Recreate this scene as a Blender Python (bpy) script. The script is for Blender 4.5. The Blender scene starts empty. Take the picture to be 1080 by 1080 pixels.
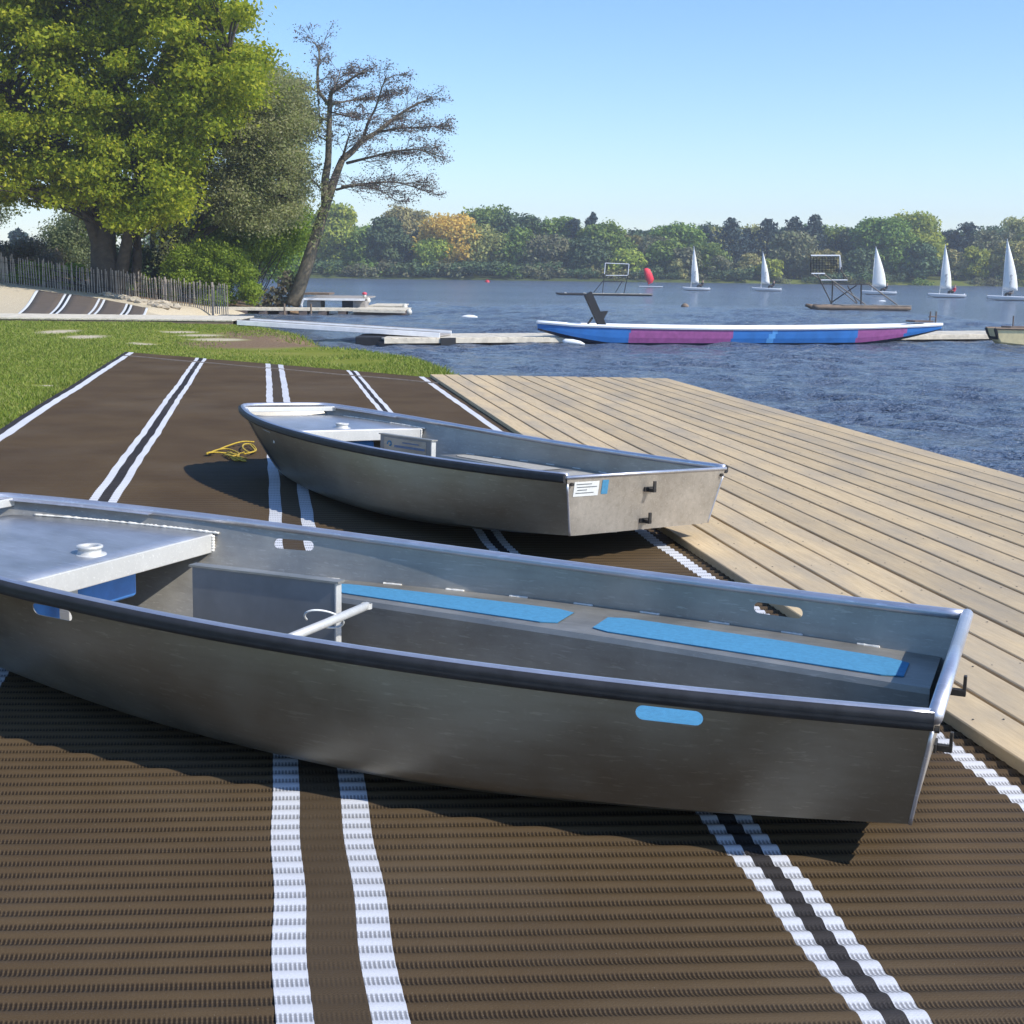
import bpy, bmesh, math, random
import numpy as np
from mathutils import Vector, Matrix
rnd = random.Random(7); nr = np.random.RandomState(11)
C = bpy.context.scene.collection
A = np.array
# ------------------------------------------------------------------ camera
F = 1370.0; H = 1.58
PIT = math.atan((540-284)/F); ROL = math.radians(0.7)
fw = A([0, math.cos(PIT), -math.sin(PIT)]); up = A([0, math.sin(PIT), math.cos(PIT)]); rt = A([1., 0, 0])
CR, SR = math.cos(ROL), math.sin(ROL)
def ray(x, y):
    u = x-540; v = y-540
    return fw + rt*(u*CR+v*SR)/F - up*(-u*SR+v*CR)/F
def U(x, y, z=0.0):            # ground point at height z seen in direction (x,y)
    d = ray(x, y); return A([0, 0, H]) + (z-H)/d[2]*d
def D(x, y, Y):                # point at distance Y
    d = ray(x, y); return A([0, 0, H]) + Y/d[1]*d
cam = bpy.data.cameras.new('camera'); co = bpy.data.objects.new('camera', cam); C.objects.link(co)
cam.sensor_width = 36; cam.lens = F/1080*36; cam.clip_end = 3000; cam.clip_start = .05
R_ = rt*CR + up*SR; U_ = up*CR - rt*SR
co.matrix_world = Matrix(((R_[0], U_[0], -fw[0], 0), (R_[1], U_[1], -fw[1], 0), (R_[2], U_[2], -fw[2], H), (0, 0, 0, 1)))
bpy.context.scene.camera = co
AX = A([-.1862, .9825]); SX = A([.9825, .1862])      # mat axis and its cross direction
def M2(u, s, z=0.0): return [AX[0]*u+SX[0]*s, AX[1]*u+SX[1]*s, z]
WZ = -.45

# ------------------------------------------------------------------ materials
MATS = {}
def nm(name):
    m = bpy.data.materials.new(name); m.use_nodes = True; nt = m.node_tree
    b = nt.nodes['Principled BSDF']; MATS[name] = m
    return m, nt, b
def N(nt, t, **k):
    n = nt.nodes.new(t)
    for a, v in k.items():
        if a.startswith('i_'):
            key = a[2:]; key = int(key) if key.isdigit() else key.replace('_', ' ')
            n.inputs[key].default_value = v
        else: setattr(n, a, v)
    return n
def L(nt, a, b): nt.links.new(a, b)
def coords(nt, scale=(1, 1, 1), kind='Object', rot=(0, 0, 0)):
    tc = N(nt, 'ShaderNodeTexCoord'); mp = N(nt, 'ShaderNodeMapping')
    mp.inputs['Scale'].default_value = scale; mp.inputs['Rotation'].default_value = rot
    L(nt, tc.outputs[kind], mp.inputs['Vector']); return mp.outputs[0]
def noise(nt, vec, scale, detail=4, rough=.55):
    n = N(nt, 'ShaderNodeTexNoise', i_Scale=scale, i_Detail=detail, i_Roughness=rough); L(nt, vec, n.inputs['Vector']); return n.outputs['Fac']
def ramp(nt, fac, stops):
    r = N(nt, 'ShaderNodeValToRGB'); e = r.color_ramp.elements
    while len(e) < len(stops): e.new(.5)
    for i, (p, c) in enumerate(stops): e[i].position = p; e[i].color = (*c, 1) if len(c) == 3 else c
    L(nt, fac, r.inputs[0]); return r.outputs[0]
def mix(nt, fac, a, b, mode='MIX'):
    m = N(nt, 'ShaderNodeMix', data_type='RGBA', blend_type=mode)
    for s, v in ((0, fac), (6, a), (7, b)):
        if hasattr(v, 'links'): L(nt, v, m.inputs[s])
        elif s == 0: m.inputs[0].default_value = v
        else: m.inputs[s].default_value = (*v, 1)
    return m.outputs[2]
def math_(nt, op, a, b=None, clamp=False):
    m = N(nt, 'ShaderNodeMath', operation=op, use_clamp=clamp)
    for i, v in enumerate((a, b)):
        if v is None: continue
        if hasattr(v, 'links'): L(nt, v, m.inputs[i])
        else: m.inputs[i].default_value = v
    return m.outputs[0]
def bump(nt, h, strength, dist, b, prev=None):
    n = N(nt, 'ShaderNodeBump', i_Strength=strength, i_Distance=dist); L(nt, h, n.inputs['Height'])
    if prev is not None: L(nt, prev, n.inputs['Normal'])
    L(nt, n.outputs[0], b.inputs['Normal']); return n.outputs[0]

def simple(name, col, rough=.6, metal=0, var=.25, sc=8, bmp=0, bd=.01):
    m, nt, b = nm(name); v = coords(nt)
    n = noise(nt, v, sc, 5)
    c = ramp(nt, n, [(.25, tuple(x*(1-var) for x in col)), (.75, tuple(min(1, x*(1+var)) for x in col))])
    L(nt, c, b.inputs['Base Color']); b.inputs['Roughness'].default_value = rough; b.inputs['Metallic'].default_value = metal
    if bmp: bump(nt, noise(nt, v, sc*6, 3), bmp, bd, b)
    return m

def metal(name, col, rough=.42, met=.92, streak=.25, dirt=(.16, .13, .09), da=.25):
    m, nt, b = nm(name); v = coords(nt); vs = coords(nt, (1.2, 9, 9))
    n1 = noise(nt, v, 3.2, 6, .62); n2 = noise(nt, vs, 3.5, 5, .6); n3 = noise(nt, v, 55, 4, .7)
    c = ramp(nt, n1, [(.3, tuple(x*(1-streak) for x in col)), (.7, tuple(min(1, x*(1+streak*.5)) for x in col))])
    c = mix(nt, math_(nt, 'MULTIPLY', ramp(nt, n2, [(.45, (0, 0, 0)), (.75, (1, 1, 1))]), da), c, dirt)
    c = mix(nt, math_(nt, 'MULTIPLY', ramp(nt, n3, [(.58, (0, 0, 0)), (.72, (1, 1, 1))]), .25), c, tuple(min(1, x*1.35) for x in col))
    # fine scratches
    w = coords(nt, (3, 34, 34), rot=(0, 0, .35)); s = noise(nt, w, 3, 3, .6)
    c = mix(nt, math_(nt, 'MULTIPLY', ramp(nt, s, [(.61, (0, 0, 0)), (.66, (1, 1, 1))]), .38), c, tuple(min(1, x*1.5) for x in col))
    L(nt, c, b.inputs['Base Color']); b.inputs['Metallic'].default_value = met
    L(nt, ramp(nt, n1, [(.2, (rough-.1,)*3), (.8, (rough+.12,)*3)]), b.inputs['Roughness'])
    h = mix(nt, .5, n3, n1); bump(nt, h, .12, .006, b)
    return m
metal('bare_aluminium', (.33, .305, .25), .46, .95, da=.22, streak=.14)
metal('transom_aluminium', (.50, .45, .38), .5, .7, da=.25)
metal('inner_aluminium', (.43, .405, .35), .52, .8, da=.2)
metal('deck_aluminium', (.50, .52, .55), .38, .75, da=.1)
metal('rim_aluminium', (.62, .62, .66), .38, .8, da=.05, streak=.12)
metal('bright_aluminium', (.60, .59, .55), .5, .3, da=.06, streak=.08)
simple('rubber_strip', (.022, .022, .024), .6, 0, .4, 20, .2, .003)
simple('case_grey', (.22, .23, .235), .5, .35, .12, 10)
simple('grip_blue', (.06, .24, .40), .8, 0, .15, 60, .5, .002)
simple('pad_grey', (.40, .38, .33), .8, .2, .15, 30)
simple('float_blue', (.03, .17, .50), .55, 0, .15, 15)
simple('white_weld', (.75, .72, .64), .6, 0, .15, 40, .4, .004)
simple('sticker_white', (.72, .72, .68), .5, 0, .1, 60)
simple('sticker_ink', (.12, .2, .34), .5, 0, .2, 60)
simple('dark_steel', (.05, .045, .04), .5, .5, .4, 60)
simple('black_paint', (.015, .015, .017), .6)
simple('rope_yellow', (.50, .34, .03), .75, 0, .4, 90, .8, .004)
simple('white_paint', (.80, .81, .82), .4, 0, .06, 8)
simple('off_white', (.62, .60, .53), .6, 0, .2, 6)
simple('boat_blue', (.03, .16, .46), .4, 0, .18, 3)
simple('boat_light_blue', (.10, .34, .72), .4, 0, .2, 4)
simple('boat_pink', (.30, .085, .25), .45, 0, .22, 7)
simple('boat_navy', (.008, .016, .045), .4)
simple('cream_paint', (.82, .68, .38), .5, 0, .15, 6)
simple('red_paint', (.55, .02, .03), .5, 0, .2, 8)
simple('sail_white', (.80, .80, .76), .7, 0, .05, 2)
simple('sail_red', (.80, .03, .06), .6, 0, .12, 2)
simple('rust_metal', (.16, .12, .10), .7, .3, .4, 8)
simple('net_dark', (.02, .025, .025), .9)
simple('skin', (.45, .27, .19), .55, 0, .08); simple('hair_dark', (.03, .02, .015), .7)
for n_, c_ in (('cloth_red', (.5, .04, .06)), ('cloth_black', (.015, .016, .02)), ('cloth_navy', (.02, .03, .08)), ('cloth_grey', (.2, .2, .2))): simple(n_, c_, .85)
simple('fence_wood', (.34, .29, .24), .85, 0, .35, 3, .3); simple('stone', (.42, .36, .27), .9, 0, .35, 5, .8, .03)
simple('concrete', (.30, .26, .21), .9, 0, .3, 2, .6, .03)
simple('beam_wood', (.20, .145, .10), .8, 0, .35, 4, .5)
simple('jetty_wood', (.60, .54, .43), .8, 0, .25, 5, .5)
simple('gang_alu', (.78, .78, .78), .5, .0, .12, 5)
simple('grey_plank', (.33, .30, .27), .8, 0, .25, 8, .5)
simple('pink_red', (.6, .08, .12), .6)

# mat fabric: UV = (lateral metres, longitudinal metres)
def matting(name, ca, cb, loop=(.5, .4, .3), ls=.3, flat=False):
    m, nt, b = nm(name)
    tc = N(nt, 'ShaderNodeUVMap', uv_map='UVMap'); sep = N(nt, 'ShaderNodeSeparateXYZ'); L(nt, tc.outputs[0], sep.inputs[0])
    s, u = sep.outputs[0], sep.outputs[1]
    P = .069
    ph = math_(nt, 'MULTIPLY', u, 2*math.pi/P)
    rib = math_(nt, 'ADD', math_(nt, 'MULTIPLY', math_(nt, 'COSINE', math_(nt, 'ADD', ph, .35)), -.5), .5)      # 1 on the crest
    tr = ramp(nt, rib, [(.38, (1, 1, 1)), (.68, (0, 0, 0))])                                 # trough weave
    wv = math_(nt, 'SINE', math_(nt, 'MULTIPLY', s, 2*math.pi/.0105))
    knit = math_(nt, 'SINE', math_(nt, 'MULTIPLY', math_(nt, 'ADD', u, math_(nt, 'MULTIPLY', wv, .0012)), 2*math.pi/.0062))
    cm = N(nt, 'ShaderNodeCombineXYZ'); L(nt, s, cm.inputs[0]); L(nt, u, cm.inputs[1])
    big = noise(nt, cm.outputs[0], 1.3, 5, .6); fine = noise(nt, cm.outputs[0], 160, 3, .7)
    st = N(nt, 'ShaderNodeMapping'); st.inputs['Scale'].default_value = (3, 120, 1); L(nt, cm.outputs[0], st.inputs[0])
    strand = noise(nt, st.outputs[0], 2.2, 3, .6)
    c = ramp(nt, big, [(.3, ca), (.7, cb)])
    c = mix(nt, math_(nt, 'MULTIPLY', fine, .6), c, tuple(x*.55 for x in ca))
    if not flat:
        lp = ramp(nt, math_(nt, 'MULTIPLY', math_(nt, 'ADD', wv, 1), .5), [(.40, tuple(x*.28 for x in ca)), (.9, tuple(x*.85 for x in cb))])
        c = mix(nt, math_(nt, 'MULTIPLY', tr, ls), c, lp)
    c = mix(nt, math_(nt, 'MULTIPLY', ramp(nt, strand, [(.70, (0, 0, 0)), (.76, (1, 1, 1))]), .45), c, tuple(min(1, x*2.4) for x in cb))
    gr_ = noise(nt, cm.outputs[0], 260, 2, .5); c = mix(nt, math_(nt, 'MULTIPLY', ramp(nt, gr_, [(.74, (0, 0, 0)), (.78, (1, 1, 1))]), .7), c, (.42, .38, .32))
    du = noise(nt, cm.outputs[0], .45, 6, .65); c = mix(nt, math_(nt, 'MULTIPLY', ramp(nt, du, [(.5, (0, 0, 0)), (.75, (1, 1, 1))]), .16), c, (.20, .17, .13))
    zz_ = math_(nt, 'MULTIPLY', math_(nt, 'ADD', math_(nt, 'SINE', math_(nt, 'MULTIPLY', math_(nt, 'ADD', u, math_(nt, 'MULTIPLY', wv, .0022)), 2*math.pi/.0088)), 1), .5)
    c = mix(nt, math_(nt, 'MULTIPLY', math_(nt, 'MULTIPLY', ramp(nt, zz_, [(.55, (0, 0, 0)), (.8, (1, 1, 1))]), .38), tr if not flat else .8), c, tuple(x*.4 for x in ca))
    L(nt, c, b.inputs['Base Color']); b.inputs['Roughness'].default_value = .62
    b.inputs['Specular IOR Level'].default_value = .22
    hh = math_(nt, 'ADD', math_(nt, 'MULTIPLY', knit, .35), math_(nt, 'MULTIPLY', math_(nt, 'MULTIPLY', wv, tr), .9))
    b1 = bump(nt, hh, .35, .0012, b); bump(nt, fine, .3, .003, b, b1)
    return m
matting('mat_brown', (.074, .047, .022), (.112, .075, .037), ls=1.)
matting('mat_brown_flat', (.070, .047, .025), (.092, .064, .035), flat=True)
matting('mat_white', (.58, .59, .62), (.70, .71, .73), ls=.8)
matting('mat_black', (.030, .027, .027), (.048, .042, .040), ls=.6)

# deck planks: per object random offset
def planks(name, a, b_, c_):
    m, nt, b = nm(name)
    oi = N(nt, 'ShaderNodeObjectInfo'); tc = N(nt, 'ShaderNodeTexCoord'); mp = N(nt, 'ShaderNodeMapping')
    L(nt, tc.outputs['Object'], mp.inputs[0])
    add = N(nt, 'ShaderNodeVectorMath', operation='ADD'); cmb = N(nt, 'ShaderNodeCombineXYZ')
    L(nt, math_(nt, 'MULTIPLY', oi.outputs['Random'], 37.), cmb.inputs[1]); L(nt, mp.outputs[0], add.inputs[0]); L(nt, cmb.outputs[0], add.inputs[1])
    def st(sc): 
        k = N(nt, 'ShaderNodeMapping'); k.inputs['Scale'].default_value = sc; L(nt, add.outputs[0], k.inputs[0]); return k.outputs[0]
    g = noise(nt, st((26, 1.1, 6)), 3, 6, .65); bl = noise(nt, st((1.6, .55, 1)), 1.4, 6, .62); fg = noise(nt, st((120, 4, 10)), 3, 4, .7); kn = noise(nt, st((9, 3.0, 1)), 2.0, 2, .5)
    c = ramp(nt, g, [(.25, a), (.75, b_)])
    c = mix(nt, math_(nt, 'MULTIPLY', ramp(nt, bl, [(.42, (0, 0, 0)), (.66, (1, 1, 1))]), .75), c, c_)
    c = mix(nt, math_(nt, 'MULTIPLY', ramp(nt, fg, [(.5, (0, 0, 0)), (.8, (1, 1, 1))]), .45), c, tuple(x*.45 for x in a))
    c = mix(nt, math_(nt, 'MULTIPLY', ramp(nt, kn, [(.72, (0, 0, 0)), (.8, (1, 1, 1))]), .55), c, (.14, .09, .05))
    hs = N(nt, 'ShaderNodeHueSaturation'); L(nt, c, hs.inputs['Color'])
    L(nt, math_(nt, 'ADD', math_(nt, 'MULTIPLY', oi.outputs['Random'], .22), .89), hs.inputs['Value'])
    L(nt, hs.outputs[0], b.inputs['Base Color']); b.inputs['Roughness'].default_value = .78; b.inputs['Specular IOR Level'].default_value = .3
    bump(nt, mix(nt, .5, g, fg), .5, .004, b)
    return m
planks('deck_wood', (.45, .33, .185), (.63, .485, .285), (.33, .28, .21))

# leaves
def leafmat(name, cols, trans=.35, rough=.6):
    m, nt, b = nm(name)
    g = N(nt, 'ShaderNodeNewGeometry'); oi = N(nt, 'ShaderNodeObjectInfo')
    c = ramp(nt, g.outputs['Random Per Island'], [(i/(len(cols)-1), cc) for i, cc in enumerate(cols)])
    hs = N(nt, 'ShaderNodeHueSaturation'); L(nt, c, hs.inputs['Color'])
    L(nt, math_(nt, 'ADD', math_(nt, 'MULTIPLY', oi.outputs['Random'], .3), .85), hs.inputs['Value'])
    L(nt, math_(nt, 'ADD', math_(nt, 'MULTIPLY', oi.outputs['Random'], .03), .485), hs.inputs['Hue'])
    L(nt, hs.outputs[0], b.inputs['Base Color']); b.inputs['Roughness'].default_value = rough; b.inputs['Specular IOR Level'].default_value = .25
    t = N(nt, 'ShaderNodeBsdfTranslucent'); L(nt, hs.outputs[0], t.inputs[0])
    mx = N(nt, 'ShaderNodeMixShader', i_0=trans); L(nt, b.outputs[0], mx.inputs[1]); L(nt, t.outputs[0], mx.inputs[2])
    L(nt, mx.outputs[0], nt.nodes['Material Output'].inputs[0]); return m
leafmat('leaf_maple', [(.18, .23, .016), (.29, .34, .022), (.42, .44, .032), (.54, .50, .045)], .58)
leafmat('leaf_willow', [(.32, .40, .13), (.43, .48, .20), (.52, .52, .29), (.36, .45, .14)], .6)
leafmat('leaf_bush', [(.17, .26, .025), (.26, .36, .035), (.36, .45, .06)], .55)
leafmat('leaf_greygreen', [(.15, .20, .08), (.22, .27, .12), (.28, .31, .16)], .45)
leafmat('leaf_bare', [(.15, .11, .12), (.20, .16, .15), (.17, .17, .13)], .3)
leafmat('leaf_brush', [(.22, .19, .12), (.28, .24, .16), (.17, .20, .09)], .35)
leafmat('far_green', [(0.112, 0.189, 0.034), (0.18, 0.264, 0.045), (0.248, 0.32, 0.054)], .3)
leafmat('far_bright', [(0.251, 0.316, 0.043), (0.357, 0.404, 0.057), (0.46, 0.456, 0.071)], .35)
leafmat('far_olive', [(0.203, 0.226, 0.061), (0.293, 0.282, 0.084), (0.36, 0.32, 0.099)], .3)
leafmat('far_dark', [(0.059, 0.105, 0.043), (0.084, 0.131, 0.051), (0.105, 0.15, 0.057)], .15)
leafmat('far_conifer', [(0.023, 0.046, 0.042), (0.034, 0.058, 0.052), (0.046, 0.072, 0.058)], .08)
leafmat('far_brown', [(.16, .16, .08), (.20, .195, .10), (.16, .20, .08)], .2)
leafmat('far_orange', [(.60, .36, .06), (.70, .44, .09), (.50, .38, .10)], .4)
leafmat('far_pale', [(0.322, 0.321, 0.123), (0.403, 0.389, 0.137), (0.484, 0.423, 0.164)], .3)
leafmat('grass_blade', [(.14, .19, .025), (.20, .26, .035), (.27, .31, .05), (.34, .33, .11)], .4)
leafmat('reed', [(.14, .12, .05), (.10, .11, .03)], .2)
simple('bark', (.085, .07, .052), .9, 0, .4, 5, 1., .05)
simple('bark_light', (.17, .145, .10), .9, 0, .45, 6, 1., .06)

# ground: vertex colour 'zone' r=sand g=mud b=far lawn
m, nt, b = nm('ground')
v = coords(nt); at = N(nt, 'ShaderNodeAttribute', attribute_name='zone'); sp = N(nt, 'ShaderNodeSeparateColor'); L(nt, at.outputs['Color'], sp.inputs[0])
n1 = noise(nt, v, .9, 6, .6); n2 = noise(nt, v, 14, 5, .7); n3 = noise(nt, v, 60, 3, .7)
gr = ramp(nt, n1, [(.3, (.15, .18, .022)), (.5, (.20, .225, .032)), (.72, (.29, .27, .07))])
gr = mix(nt, math_(nt, 'MULTIPLY', ramp(nt, n2, [(.45, (0, 0, 0)), (.75, (1, 1, 1))]), .5), gr, (.07, .10, .012))
sa = ramp(nt, n2, [(.3, (.46, .38, .26)), (.7, (.62, .54, .40))])
mu = ramp(nt, n2, [(.3, (.13, .08, .045)), (.7, (.30, .21, .13))])
def zone(ch, lo, hi):
    return ramp(nt, math_(nt, 'ADD', ch, math_(nt, 'MULTIPLY', math_(nt, 'SUBTRACT', n2, .5), .5)), [(lo, (0, 0, 0)), (hi, (1, 1, 1))])
c = mix(nt, zone(sp.outputs[0], .4, .6), gr, sa); c = mix(nt, zone(sp.outputs[1], .4, .6), c, mu); c = mix(nt, sp.outputs[2], c, (.06, .08, .03))
L(nt, c, b.inputs['Base Color']); b.inputs['Roughness'].default_value = .95; b.inputs['Specular IOR Level'].default_value = .1
bump(nt, mix(nt, .5, n2, n3), .8, .04, b)
# water
m, nt, b = nm('lake_water')
v = coords(nt, (1, 1.7, 1)); v2 = coords(nt, (1, 2.2, 1), rot=(0, 0, .2)); v3 = coords(nt, (.35, 1, 1))
w1 = noise(nt, v, 1.5, 4, .6); w2 = noise(nt, v2, 5.5, 4, .6); w3 = noise(nt, v3, .05, 3, .5)
L(nt, ramp(nt, w3, [(.35, (.100, .135, .195)), (.65, (.130, .165, .230))]), b.inputs['Base Color'])
b.inputs['Roughness'].default_value = .16; b.inputs['IOR'].default_value = 1.34
x1 = bump(nt, w1, .9, .5, b); bump(nt, w2, 1., .2, b, x1)

# ------------------------------------------------------------------ builders
def mesh_obj(name, V, Fc, mat, parent=None, smooth=False, uv=None, mi=None, loc=None):
    me = bpy.data.meshes.new(name); V = [tuple(map(float, p)) for p in V]
    me.from_pydata(V, [], [tuple(map(int, f)) for f in Fc])
    for mm in (mat if isinstance(mat, (list, tuple)) else [mat]): me.materials.append(MATS[mm])
    if mi is not None: me.polygons.foreach_set('material_index', mi)
    if smooth: me.polygons.foreach_set('use_smooth', [True]*len(me.polygons))
    if uv is not None:
        l = me.uv_layers.new(name='UVMap'); vi = np.empty(len(me.loops), int); me.loops.foreach_get('vertex_index', vi)
        l.data.foreach_set('uv', np.asarray(uv, float)[vi].ravel())
    me.update(); o = bpy.data.objects.new(name, me); C.objects.link(o)
    if parent is not None: o.parent = parent
    if loc is not None: o.location = loc
    return o
def quads_obj(name, V4, mat, parent=None):      # V4: (n,4,3) or (n,3,3), each an island
    n, k = V4.shape[:2]; me = bpy.data.meshes.new(name)
    me.vertices.add(n*k); me.vertices.foreach_set('co', V4.astype(np.float32).ravel())
    me.loops.add(n*k); me.loops.foreach_set('vertex_index', np.arange(n*k, dtype=np.int32))
    me.polygons.add(n); me.polygons.foreach_set('loop_start', np.arange(0, n*k, k, dtype=np.int32)); me.polygons.foreach_set('loop_total', np.full(n, k, dtype=np.int32))
    me.materials.append(MATS[mat]); me.update(calc_edges=True); me.validate()
    o = bpy.data.objects.new(name, me); C.objects.link(o)
    if parent is not None: o.parent = parent
    return o
def tag(o, label=None, cat=None, group=None, kind=None):
    if label: o['label'] = label
    if cat: o['category'] = cat
    if group: o['group'] = group
    if kind: o['kind'] = kind
    return o
def empty(name, loc, label, cat, group=None, rot=None):
    o = bpy.data.objects.new(name, None); C.objects.link(o); o.location = tuple(map(float, loc)); o.empty_display_size = .2
    if rot: o.rotation_euler = rot
    return tag(o, label, cat, group)
def copy_tree(o, parent=None):
    c = o.copy(); C.objects.link(c); c.parent = parent
    for ch in list(o.children): copy_tree(ch, c)
    return c
class G:          # geometry collector
    def __init__(s, off=(0, 0, 0)): s.V = []; s.F = []; s.off = A(off, float)
    def add(s, V, Fc):
        b = len(s.V); s.V += [tuple(A(p, float)-s.off) for p in V]; s.F += [tuple(i+b for i in f) for f in Fc]; return s
    def box(s, c, d, ax=None):      # centre, full size, optional axes rows
        c = A(c, float); ax = np.eye(3) if ax is None else ax
        V = [c+ax[0]*d[0]*.5*i+ax[1]*d[1]*.5*j+ax[2]*d[2]*.5*k for k in (-1, 1) for j in (-1, 1) for i in (-1, 1)]
        return s.add(V, [(0, 2, 3, 1), (4, 5, 7, 6), (0, 1, 5, 4), (2, 6, 7, 3), (0, 4, 6, 2), (1, 3, 7, 5)])
    def beam(s, p, q, w, h):
        p = A(p, float); q = A(q, float); d = q-p; l = np.linalg.norm(d); d /= l
        z = A([0, 0, 1.]) if abs(d[2]) < .95 else A([0, 1., 0]); y = np.cross(z, d); y /= np.linalg.norm(y); z = np.cross(d, y)
        return s.box((p+q)/2, (l, w, h), A([d, y, z]))
    def tube(s, pts, rad, n=8, cap=True, sc=(1, 1)):
        P = A(pts, float); k = len(P); rad = np.broadcast_to(A(rad, float), (k,)) if np.ndim(rad) == 0 or len(np.atleast_1d(rad)) == k else np.interp(np.linspace(0, 1, k), np.linspace(0, 1, len(rad)), rad)
        T = np.gradient(P, axis=0); T /= np.linalg.norm(T, axis=1)[:, None]+1e-12
        ref = A([0, 0, 1.]) if abs(T[:, 2]).mean() < .8 else A([1., 0, 0]); V = []
        for i in range(k):
            a = np.cross(ref, T[i]); a /= np.linalg.norm(a)+1e-9; b_ = np.cross(T[i], a)
            for j in range(n):
                t = 2*math.pi*j/n; V.append(P[i]+rad[i]*(a*math.cos(t)*sc[0]+b_*math.sin(t)*sc[1]))
        Fc = [(i*n+j, i*n+(j+1) % n, (i+1)*n+(j+1) % n, (i+1)*n+j) for i in range(k-1) for j in range(n)]
        if cap: Fc += [tuple(range(n-1, -1, -1)), tuple((k-1)*n+j for j in range(n))]
        return s.add(V, Fc)
    def grid(s, rows):       # rows: list of equal-length point lists
        n = len(rows[0]); V = [p for r in rows for p in r]
        return s.add(V, [(i*n+j, i*n+j+1, (i+1)*n+j+1, (i+1)*n+j) for i in range(len(rows)-1) for j in range(n-1)])
    def lathe(s, c, prof, n=20):     # prof list of (r,z)
        V = [(c[0]+r*math.cos(2*math.pi*j/n), c[1]+r*math.sin(2*math.pi*j/n), c[2]+z) for r, z in prof for j in range(n)]
        return s.add(V, [(i*n+j, i*n+(j+1) % n, (i+1)*n+(j+1) % n, (i+1)*n+j) for i in range(len(prof)-1) for j in range(n)])
    def out(s, name, mat, parent=None, smooth=False, **k): return mesh_obj(name, s.V, s.F, mat, parent, smooth, **k)
def bevel(o, w, seg=2):
    m = o.modifiers.new('bevel', 'BEVEL'); m.width = w; m.segments = seg; m.limit_method = 'ANGLE'; return o
def solid(o, t, off=0):
    m = o.modifiers.new('solid', 'SOLIDIFY'); m.thickness = t; m.offset = off; return o
def autosmooth(o, ang=40):
    me = o.data
    try: me.set_sharp_from_angle(angle=math.radians(ang))
    except Exception: pass
    return o

# ------------------------------------------------------------------ sky, sun
W = bpy.data.worlds.new('World'); bpy.context.scene.world = W; W.use_nodes = True; nt = W.node_tree
AZ, EL = math.radians(-26), math.radians(43)         # sun towards +x, slightly behind the camera
sk = N(nt, 'ShaderNodeTexSky', sky_type='NISHITA'); sk.sun_disc = False; sk.sun_elevation = EL
sk.sun_rotation = math.pi/2 - AZ; sk.air_density = 1.0; sk.dust_density = .25; sk.ozone_density = 3.0; sk.altitude = 50
hs_ = N(nt, 'ShaderNodeHueSaturation', i_Saturation=1.14); L(nt, mix(nt, 1., sk.outputs[0], (.94, .95, 1.04), 'MULTIPLY'), hs_.inputs['Color']); L(nt, hs_.outputs[0], nt.nodes['Background'].inputs[0]); nt.nodes['Background'].inputs[1].default_value = .13
sl = bpy.data.lights.new('sun', 'SUN'); so = bpy.data.objects.new('sun', sl); C.objects.link(so)
sl.energy = 3.5; sl.angle = math.radians(.5); sl.color = (1, .955, .88)
sd = Vector((math.cos(AZ)*math.cos(EL), math.sin(AZ)*math.cos(EL), math.sin(EL)))
so.rotation_euler = (-sd).to_track_quat('-Z', 'Y').to_euler()
vs = bpy.context.scene.view_settings; vs.view_transform = 'Standard'; vs.look = 'None'; vs.exposure = 0.66; vs.gamma = 1

# ------------------------------------------------------------------ ground
def poly_sdf(P, X, Y):       # + inside
    P = A(P, float); d2 = np.full(X.shape, 1e18); ins = np.zeros(X.shape, bool); n = len(P)
    for i in range(n):
        a = P[i]; b_ = P[(i+1) % n]; e = b_-a; wx, wy = X-a[0], Y-a[1]
        t = np.clip((wx*e[0]+wy*e[1])/(e@e+1e-9), 0, 1); d2 = np.minimum(d2, (wx-e[0]*t)**2+(wy-e[1]*t)**2)
        c = ((a[1] <= Y) & (b_[1] > Y)) | ((b_[1] <= Y) & (a[1] > Y))
        xi = a[0]+(Y-a[1])/np.where(abs(e[1]) < 1e-9, 1e-9, e[1])*e[0]; ins ^= c & (X < xi)
    return np.where(ins, 1, -1)*np.sqrt(d2)
def P2(x, y, z=WZ): return U(x, y, z)[:2]
shore = [(60, -40), M2(-5, 4.2)[:2], M2(6, 4.0)[:2], M2(14, 3.4)[:2], P2(470, 398), P2(440, 394), P2(407, 388), P2(350, 380), P2(318, 375.5), P2(345, 371), P2(318, 364), P2(280, 357), P2(246, 351),
         (-9.2, 41.5), (-11.0, 44.5), (-13.2, 50), (-12.8, 54), (-11.0, 56.5), (-9.2, 57.8), (-9.0, 60), (-11, 64), (-16, 72), (-26, 95), (-45, 135), (-75, 185), (-60, 236), (-30, 243), (20, 242), (80, 246), (160, 240), (300, 220), (700, 150), (700, 900), (-700, 900), (-700, -60), (60, -60)]
def axis_grid(segs):
    out = []
    for a, b_, st in segs: out += list(np.arange(a, b_, st))
    out.append(segs[-1][1]); return A(out)
def fnoise(X, Y, f, seed):
    r = np.random.RandomState(seed); z = 0*X
    for k in range(6):
        a = r.uniform(0, 6.28); ff = f*r.uniform(.6, 1.7); z += np.sin(ff*(X*np.cos(a)+Y*np.sin(a))+r.uniform(0, 6.28))
    return z/6
gx = axis_grid([(-700, -200, 50), (-200, -60, 6), (-60, -24, 1.2), (-24, 2, .3), (2, 12, .8), (12, 60, 6), (60, 200, 8), (200, 701, 50)])
gy = axis_grid([(-60, 4, 4), (4, 64, .3), (64, 100, 2), (100, 225, 6), (225, 290, 1.5), (290, 400, 15), (400, 901, 60)])
X, Y = np.meshgrid(gx, gy); sdf = poly_sdf(shore, X, Y) + fnoise(X, Y, 1.1, 3)*.25
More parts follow.
